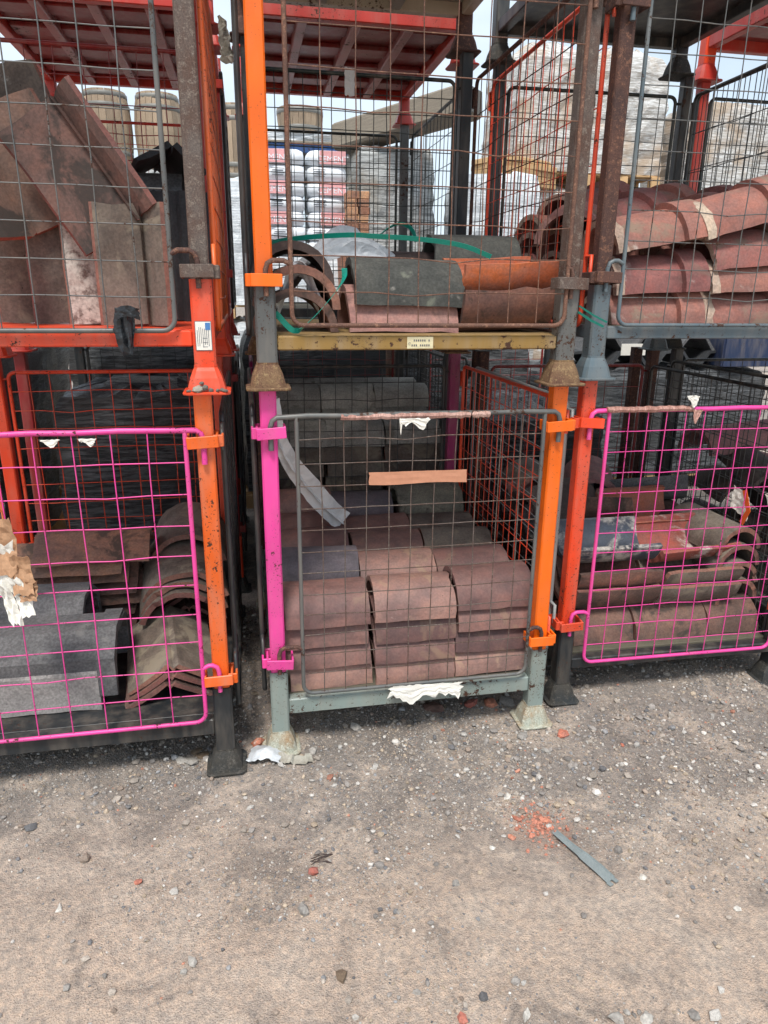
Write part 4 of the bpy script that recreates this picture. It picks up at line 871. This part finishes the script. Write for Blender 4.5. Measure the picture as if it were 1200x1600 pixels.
o = crumple(16, 12, lambda u, v: (.16+.48*u, 2.70+.12*v, Z1+.10+.25*math.sin(math.pi*min(1, max(0, u)))**.8*(.55+.45*v)), .0015, .05, seed=4, edge=.03).build('plastic_sheet', 'sheet_white'); tag(o, 'crumpled white plastic sheet behind the end-on tiles', 'plastic sheet')
o = crumple(10, 8, lambda u, v: (.115+.13*u, 2.40+.06*v, Z1+.10+.12*math.sin(math.pi*min(1, max(0, u)))-.05*v), .0012, .02, seed=14, edge=.05).build('plastic_sheet', 'sheet_white'); tag(o, 'white plastic stuffed inside the topmost end-on tile', 'plastic sheet')
def strip_fn(): return spline([(.088, 2.30, 1.26), (.092, 2.34, 1.18), (.102, 2.40, 1.10), (.145, 2.52, .99), (.195, 2.64, .90), (.262, 2.76, .79), (.325, 2.84, .70), (.385, 2.90, .635)], 4)
o = ribbon(strip_fn(), .08, .001, (.8, .25, .55), .0012, lambda t: .35+.75*min(1, t*1.5)).build('plastic_strip', 'sheet_grey'); tag(o, 'long grey plastic strip hanging behind the pink post', 'plastic strip')
o = ribbon(strip_fn(), .035, .001, (.2, .9, .35), .002).build('plastic_strip', 'sheet_grey'); tag(o, 'narrow folded edge strip lying along the grey plastic', 'plastic strip')
gyB = 2.235-.04
def vn(t):
    k = math.floor(t); f = t-k; h = lambda i: (math.sin(i*127.1+3.7)*43758.5453) % 1
    return h(k)*(1-f)+h(k+1)*f
o = crumple(24, 4, lambda u, v: (.375+.33*u, gyB-.006-.001*math.sin(9*u), 1.034-.002*u-.042*v*(1+.05*math.sin(7*u))), .0008, .0015, seed=9, edge=.006).build('tape_strip', 'tape_brown'); tag(o, 'brown tape strip stuck across the centre gate wires', 'tape')
def rail_wrap(x0, x1, y, z, label, mat='plastic_pink', r0=.0098, seed=1):
    rs = random.Random(seed); n = 26; b = MB(); b.tube([(x0+(x1-x0)*k/n, y+rs.gauss(0, .0009), z-.0015+rs.gauss(0, .001)) for k in range(n+1)], [r0+abs(rs.gauss(0, .0013)) for _ in range(n+1)], 7, False)
    return tag(b.build('plastic_wrapping', mat), label, 'plastic')
rail_wrap(.285, .71, gyB, 1.217, 'pinkish plastic wound round the centre gate rail'); rail_wrap(.722, .775, gyB, 1.217, 'short torn plastic knot near the orange end of the centre rail', seed=2)
rail_wrap(1.262, 1.60, 2.36-.038, 1.199, 'pale peeling plastic wound round the right pink gate rail', 'plastic_pink', seed=3)
def flap(x, y, z, w, h, label, mat, seed, name='paper_scrap', lean=0):
    o = crumple(8, 7, lambda u, v: (x+w*(u-.5)*(1-.35*max(0, v)), y+lean*v-.004, z-h*v*(.75+.35*math.sin(5*u+seed))), .0008, .006, seed=seed, edge=.06).build(name, mat); return tag(o, label, 'paper')
flap(.52, gyB-.012, 1.21, .10, .035, 'white torn tape flap under the centre gate rail', 'paper_white', 3)
flap(.477, gyB-.012, 1.21, .012, .05, 'thin torn tape tail on the centre gate rail', 'paper_white', 31)
flap(-.46, 2.165-.05, 1.185, .05, .022, 'small white scrap under the left pink rail, nearer the post', 'paper_white', 4); flap(-.56, 2.165-.05, 1.185, .055, .022, 'small white scrap under the left pink rail, farther from the post', 'paper_white', 5)
flap(1.615, 2.31, 1.195, .04, .05, 'curled plastic tail at the end of the pale wrapping', 'plastic_pink', 6); flap(1.59, 2.31, 1.245, .05, .04, 'white paper flag standing on the right pink rail', 'paper_white', 61)
o = crumple(22, 8, lambda u, v: (.452+.27*u, gyB-.012-.004*v, .237-.008*u-.07*v*(.55+.5*vn(u*9)+.5*(vn(u*23+5)-.5))), .0008, .006, seed=12, edge=.05).build('paper_scrap', 'paper_white'); tag(o, 'ragged white paper label hanging off the grey front beam', 'paper')
t = thing('torn_packaging', 'torn brown card and white paper caught in the left pink gate', 'packaging', (-.69, 2.09, .7))
for k, (x, z, w, h, m, sd) in enumerate(((-.035, .26, .075, .17, 'card_brown', 1), (-.04, .19, .075, .16, 'paper_white', 2), (.012, .15, .055, .12, 'card_brown', 3), (.022, .07, .05, .06, 'card_brown', 4), (-.01, .08, .04, .12, 'paper_white', 5), (-.045, .06, .035, .12, 'paper_white', 6))):
    ob = crumple(7, 8, lambda u, v: (x+w*(u-.5)+.03*v*(k > 3), -.004*k+.01*math.sin(4*v), z-h*v), .001, .016, seed=sd+20, edge=.06).build(('card_piece' if m == 'card_brown' else 'paper_piece'), m, t)
t = thing('plastic_scrap', 'black plastic scrap knotted on the upper left gate', 'plastic', (-.318, 2.115, 1.535))
o = crumple(5, 10, lambda u, v: (-.012+.03*(u-.5)*(1+.8*math.sin(3*v+.5)), -.006*math.sin(6*u), -.12*v), .0008, .008, seed=41, edge=.06).build('tail', 'plastic_black', t)
o = crumple(5, 9, lambda u, v: (.004+.022*(u-.5)*(1+.5*math.sin(5*v)), -.004-.01*math.sin(5*u), -.095*v), .0008, .008, seed=42, edge=.06).build('tail', 'plastic_black', t)
o = crumple(7, 5, lambda u, v: (-.03+.065*u, -.012-.012*math.sin(math.pi*max(0, min(1, u))), .02-.03*v-.02*abs(u-.5)), .0008, .01, seed=43, edge=.05).build('knot', 'plastic_black', t)
o = crumple(9, 9, lambda u, v: (-.045+.05*math.sin(math.pi*u)*(.6+.5*v), 3.28+.06*math.cos(math.pi*u), 2.60-.13*v), .001, .02, seed=44, edge=.05).build('plastic_bag', 'sheet_clear'); tag(o, 'crumpled clear plastic bag snagged high in the gap between stacks', 'plastic bag')
o = crumple(6, 9, lambda u, v: (.50+.045*(u-.5), 3.46, 2.52-.11*v), .0008, .006, seed=45, edge=.04).build('paper_scrap', 'sheet_grey'); tag(o, 'pale tape scrap hanging from the rear rail of the upper centre stillage', 'paper')
t = thing('torn_label_card', 'torn orange and white card stuck in the black side mesh', 'card', (2.10, 2.60, .72))
crumple(7, 8, lambda u, v: (-.01+.005*math.sin(4*u), -.06+.11*u, .045-.10*v+.03*u), .001, .012, seed=46, edge=.05).build('white_face', 'paper_white', t)
ribbon([(-.022, -.03, .075), (-.024, -.075, -.005), (-.024, -.045, -.07)], .026, .0012, [(0, .7, .4), (0, .9, .1), (0, .7, -.5)]).build('orange_edge', 'orange_card', t)
o = crumple(10, 8, lambda u, v: (2.62+.26*u, 3.0-.1*v+.08*u, .84-.1*v+.03*math.sin(5*u)), .001, .03, seed=47, edge=.05).build('plastic_sheet', 'sheet_white'); tag(o, 'torn white plastic lying on the tumbled tiles', 'plastic sheet')
b = MB(); b.box((0, 0, 0), (.2, .008, .085), .001); tag(b.build('notice_card', 'paper_white', None, (2.87, 4.98, 1.19)), 'small white card on the dark pack behind the tumbled tiles', 'card')
# sticker on the upper left sleeve, maker's plate on the mustard beam
t = thing('sticker', 'white printed sticker with blue corner on the red orange sleeve', 'sticker', (-.117, 2.17-SLV-.0012, 1.304+.165))
b = MB(); b.box((0, 0, 0), (.046, .0014, .082), .0005); b.build('border', 'ink', t); b = MB(); b.box((0, -.001, 0), (.043, .0014, .079), .0005); b.build('face', 'paper_white', t)
b = MB(); b.box((.013, -.002, .027), (.014, .0012, .02), .0004); b.build('blue_block', 'ink_blue', t)
b = MB()
for k in range(7): b.box((-.017+.0052*k, -.002, -.006+.004*(k % 3)), (.0014, .001, .045+.008*(k % 2)), .0002)
for k in range(3): b.box((.004, -.002, -.03+.012*k), (.014, .001, .0012), .0002)
b.build('printed_lines', 'ink', t)
t = thing('makers_plate', 'worn cream plate with faded lettering on the mustard beam', 'plate', (.54, 2.235-.024, 1.304+.139))
b = MB(); b.box((0, 0, 0), (.084, .0016, .036), .0005); b.build('plate', 'plate_cream', t); b = MB()
for r in range(2):
    for k in range(9):
        if (k*3+r*5) % 7: b.box((-.026+.0068*k, -.0014, .007-.015*r), (.0036, .001, .006), .0002)
b.build('faded_lettering', 'ink', t)
b = MB(); b.tube([(-.034+.0035*math.cos(a), -.0014, -.003+.0035*math.sin(a)) for a in np.linspace(.6, 5.6, 10)], .0006, 5); b.build('ring_mark', 'ink', t)
# dried mortar lumps on the red orange foot
for k, (dx, dz, s_) in enumerate(((-.022, .018, .017), (-.004, .022, .012), (-.05, .012, .008), (.012, .013, .008), (.03, .013, .009), (.052, .012, .010), (.043, .014, .007), (-.012, .034, .008))):
    me = stones_mesh('mortar_lump', np.array([(0, 0, 0.)]), np.array([s_]), gvm, np.array([(.33, .30, .25) if k == 0 else (.16, .14, .12)]))
    tag(put('mortar_lump', me, None, (-.117+dx, 2.17-.06, 1.304+dz)), ('largest pale mortar lump on the red orange foot' if k == 0 else f'grey mortar crumb on the red orange foot, {("second", "third", "fourth", "fifth", "sixth", "seventh", "eighth")[k-1]} of the row'), 'mortar', 'mortar lumps on the red orange foot')

# ------------------------------------------------------------------ things lying on the ground
def gz(x, y): return float(gheight(np.array([x]), np.array([y]))[0])
def rock_mesh(s_, mat, sq=(1.2, .9, .7), sub=2, ang=.22, seed=0):
    rs = np.random.default_rng(seed); V = ico*(1+rs.normal(0, ang, (12, 1))); F = [tuple(f) for f in icf]; V = [Vector(v) for v in V]
    for _ in range(sub-1):
        mid, nf = {}, []
        def mp_(a, b_):
            k = (min(a, b_), max(a, b_))
            if k not in mid: V.append((V[a]+V[b_])/2*(1+rs.normal(0, .035))); mid[k] = len(V)-1
            return mid[k]
        for a, b_, c in F:
            x, y, z = mp_(a, b_), mp_(b_, c), mp_(c, a); nf += [(a, x, z), (b_, y, x), (c, z, y), (x, y, z)]
        F = nf
    b = MB(); b.add([(v.x*s_*sq[0], v.y*s_*sq[1], v.z*s_*sq[2]) for v in V], F); return b.mesh('stone', mat)
def rock(x, y, s_, mat, label, name='stone', sq=(1.2, .9, .7), seed=0, ang=.22, cat='stone', rz=None, group='stones on the yard'):
    return tag(put(name, rock_mesh(s_, mat, sq, 2, ang, seed), None, (x, y, gz(x, y)+s_*sq[2]*.55), (rj(.2), rj(.2), rz if rz is not None else rj(3))), label, cat, group)
RK = [(.12, 1.64, .017, 'brick', 'pinkish brick lump just in front of the dark twig knot'), (.08, 1.50, .017, 'stone_grey', 'upright grey stone below the pinkish brick lump'), (-.54, 1.80, .009, 'stone_grey', 'small grey stone alone at the left of the yard'),
 (-.564, 1.62, .009, 'stone_pale', 'small pale stone in the sand at the left edge'), (-.371, 1.683, .010, 'brick', 'small pink brick chip in the sand at left'), (-.203, 1.394, .014, 'stone_grey', 'grey angular stone in the sandy left foreground'), (-.222, 1.372, .008, 'stone_pale', 'pale pebble touching the grey angular stone'),
 (.416, 1.134, .014, 'brick', 'pinkish stone at the bottom edge near the middle'), (.563, 1.114, .013, 'stone_pale', 'pale stone at the bottom edge right of the pinkish one'), (.768, 1.074, .018, 'stone_grey', 'large grey stone at the bottom edge'), (.80, 1.085, .009, 'stone_grey', 'small grey stone beside the large one at the bottom edge'), (.838, 1.064, .015, 'stone_pale', 'buff stone at the bottom edge right of the large grey one'),
 (.952, 1.05, .013, 'stone_grey', 'grey stone in the bottom right corner'), (1.05, 1.442, .010, 'stone_pale', 'pale rounded pebble right of the metal stake'), (.79, 1.835, .014, 'stone_pale', 'cream stone above the brick crumbs'), (.765, 1.85, .010, 'stone_grey', 'grey stone touching the cream one above the crumbs'),
 (.516, 1.527, .011, 'stone_grey', 'flat grey stone in the middle of the yard'), (.345, 2.30, .022, 'stone_pale', 'pale angular stone in front of the centre beam'), (.554, 1.986, .009, 'stone_grey', 'small grey stone in the grit before the centre stillage'),
 (1.005, 2.032, .015, 'stone_pale', 'white stone in front of the right grey foot'), (.954, 2.139, .02, 'stone_grey', 'dark slate chip beside the right grey foot'), (.173, 2.179, .015, 'stone_pale', 'buff stone right of the left grey foot'), (1.621, 1.745, .012, 'stone_pale', 'pale stone far right in the grit'), (1.254, 1.304, .010, 'stone_pale', 'pale pebble near the right edge of the yard'),
 (-.493, 1.387, .010, 'stone_grey', 'grey slate chip in the left foreground'), (.175, 1.185, .008, 'stone_pale', 'small pale pebble at the bottom left of centre'), (.329, 1.215, .009, 'stone_grey', 'grey pebble at the bottom near the middle'), (.66, 1.63, .010, 'stone_pale', 'pale pebble left of the brick crumbs'), (.93, 2.22, .012, 'stone_grey', 'grey stone under the end of the grey beam')]
for k, (x, y, s_, m, lb) in enumerate(RK): rock(x, y, s_, m, lb, seed=k, sq=(1.15, .9, .85) if k == 1 else (1.2, .95, .62))
for k, (x, y, s_, m, lb) in enumerate(((1.11, 2.12, .024, 'brick', 'red brick fragment right of the grey foot'), (.91, 2.37, .033, 'brick', 'large red brick fragment under the grey beam near its right end'), (.83, 2.38, .026, 'brick', 'red brick fragment under the ragged white paper'), (.67, 2.38, .034, 'clay_brown', 'dark brown tile fragment under the ragged white paper'), (-.02, 2.262, .024, 'brick', 'orange brick lump behind the white plastic film'), (.78, 1.735, .012, 'brick', 'largest orange brick chip at the edge of the crumbs'), (.80, 1.66, .010, 'brick', 'orange brick chip nearest the camera among the crumbs'), (.735, 1.66, .011, 'brick', 'lone orange brick chip left of the crumbs'), (1.30, 2.02, .010, 'brick', 'small orange brick chip in the grit at right'), (.865, 1.715, .011, 'brick', 'orange brick chip at the head of the stake'), (.98, 2.36, .03, 'stone_grey', 'grey rubble lump beside the brick under the beam'))):
    rock(x, y, s_, m, lb, 'brick_fragment', (1.35, .85, .6), 50+k, .16, 'brick', None, 'brick fragments on the yard')
for k, (dx, dy, s_) in enumerate(((0, 0, .03), (.035, .02, .02), (-.035, .01, .018), (.01, .045, .02), (-.02, -.025, .015))):
    rock(-.256+dx, 2.205+dy, s_, 'stone_pale' if k % 2 == 0 else 'dirt_clod', f'{("largest", "second", "third", "fourth", "smallest")[k]} crumbled mortar lump beside the black foot', 'mortar_lump', (1.3, 1, .3), 80+k, .2, 'mortar', None, 'mortar lumps by the black foot')
rock(.16, 1.29, .016, 'dirt_clod', 'dry earth clod with grass roots in the foreground', 'earth_clod', (1.2, 1, .5), 91, .3, 'clod')
t = thing('twig_knot', 'small dark knot of twigs behind the pinkish brick lump', 'twigs', (.15, 1.685, gz(.15, 1.685)))
for k in range(6):
    a = rj(.5); b = MB(); l = random.uniform(.02, .038); b.tube([(-l*math.cos(a), -l*math.sin(a)+.006*k-.015, .004), (0, .006*k-.015, .010+rj(.003)), (l*math.cos(a), l*math.sin(a)+.006*k-.015, .005)], .0012, 5); b.build('twig', 'clay_dark', t)
# flattened metal stake: narrow neck widening to a forked tip, folded edges
def stake():
    A, B = Vector((.868, 1.645, 0)), Vector((.957, 1.432, 0)); ax = (B-A).normalized(); sd = Vector((-ax.y, ax.x, 0)); L = (B-A).length; rings = []
    for f, w, zc in ((0, .011, .012), (.3, .012, .011), (.45, .014, .010), (.5, .017, .009), (.75, .018, .008), (.93, .018, .007)):
        p = A+ax*L*f; z = gz(p.x, p.y)+zc; rings.append([p+sd*a+Vector((0, 0, z+h)) for a, h in ((-w, .004), (-w+.003, -.002), (w-.003, -.002), (w, .005), (w-.002, .006), (w-.0045, .001), (-w+.0045, .001), (-w+.002, .005))])
    b = MB(); b.loft(rings); 
    p = A+ax*L*.93; z = gz(p.x, p.y)+.007
    for s1, s2 in ((-.018, -.004), (.006, .018)):
        q0 = [p+sd*s1+Vector((0, 0, z-.002)), p+sd*s2+Vector((0, 0, z-.002)), p+sd*s2+Vector((0, 0, z+.001)), p+sd*s1+Vector((0, 0, z+.001))]
        b.loft([q0, [v+ax*L*.06+sd*(.001) for v in q0]])
    return b.build('metal_stake', 'steel_teal')
tag(stake(), 'flattened grey metal stake with forked tip lying on the dirt', 'stake')
o = crumple(12, 10, lambda u, v: (-.065+.115*u+.02*v, 2.145+.085*v-.02*u, .012+.03*math.sin(math.pi*min(1, max(0, u)))*math.sin(math.pi*min(1, max(0, .15+.8*v)))), .0008, .012, seed=48, edge=.06).build('plastic_film', 'sheet_white'); tag(o, 'crumpled white plastic film on the ground by the left grey foot', 'plastic film')
o = ribbon(spline([(.03, 2.17, .012), (.07, 2.145, .012), (.11, 2.13, .01), (.165, 2.135, .012)], 5), .035, .0006, (.2, .9, .3), .003).build('plastic_film', 'sheet_clear'); tag(o, 'twisted film tail trailing from the crumpled white plastic', 'plastic film')
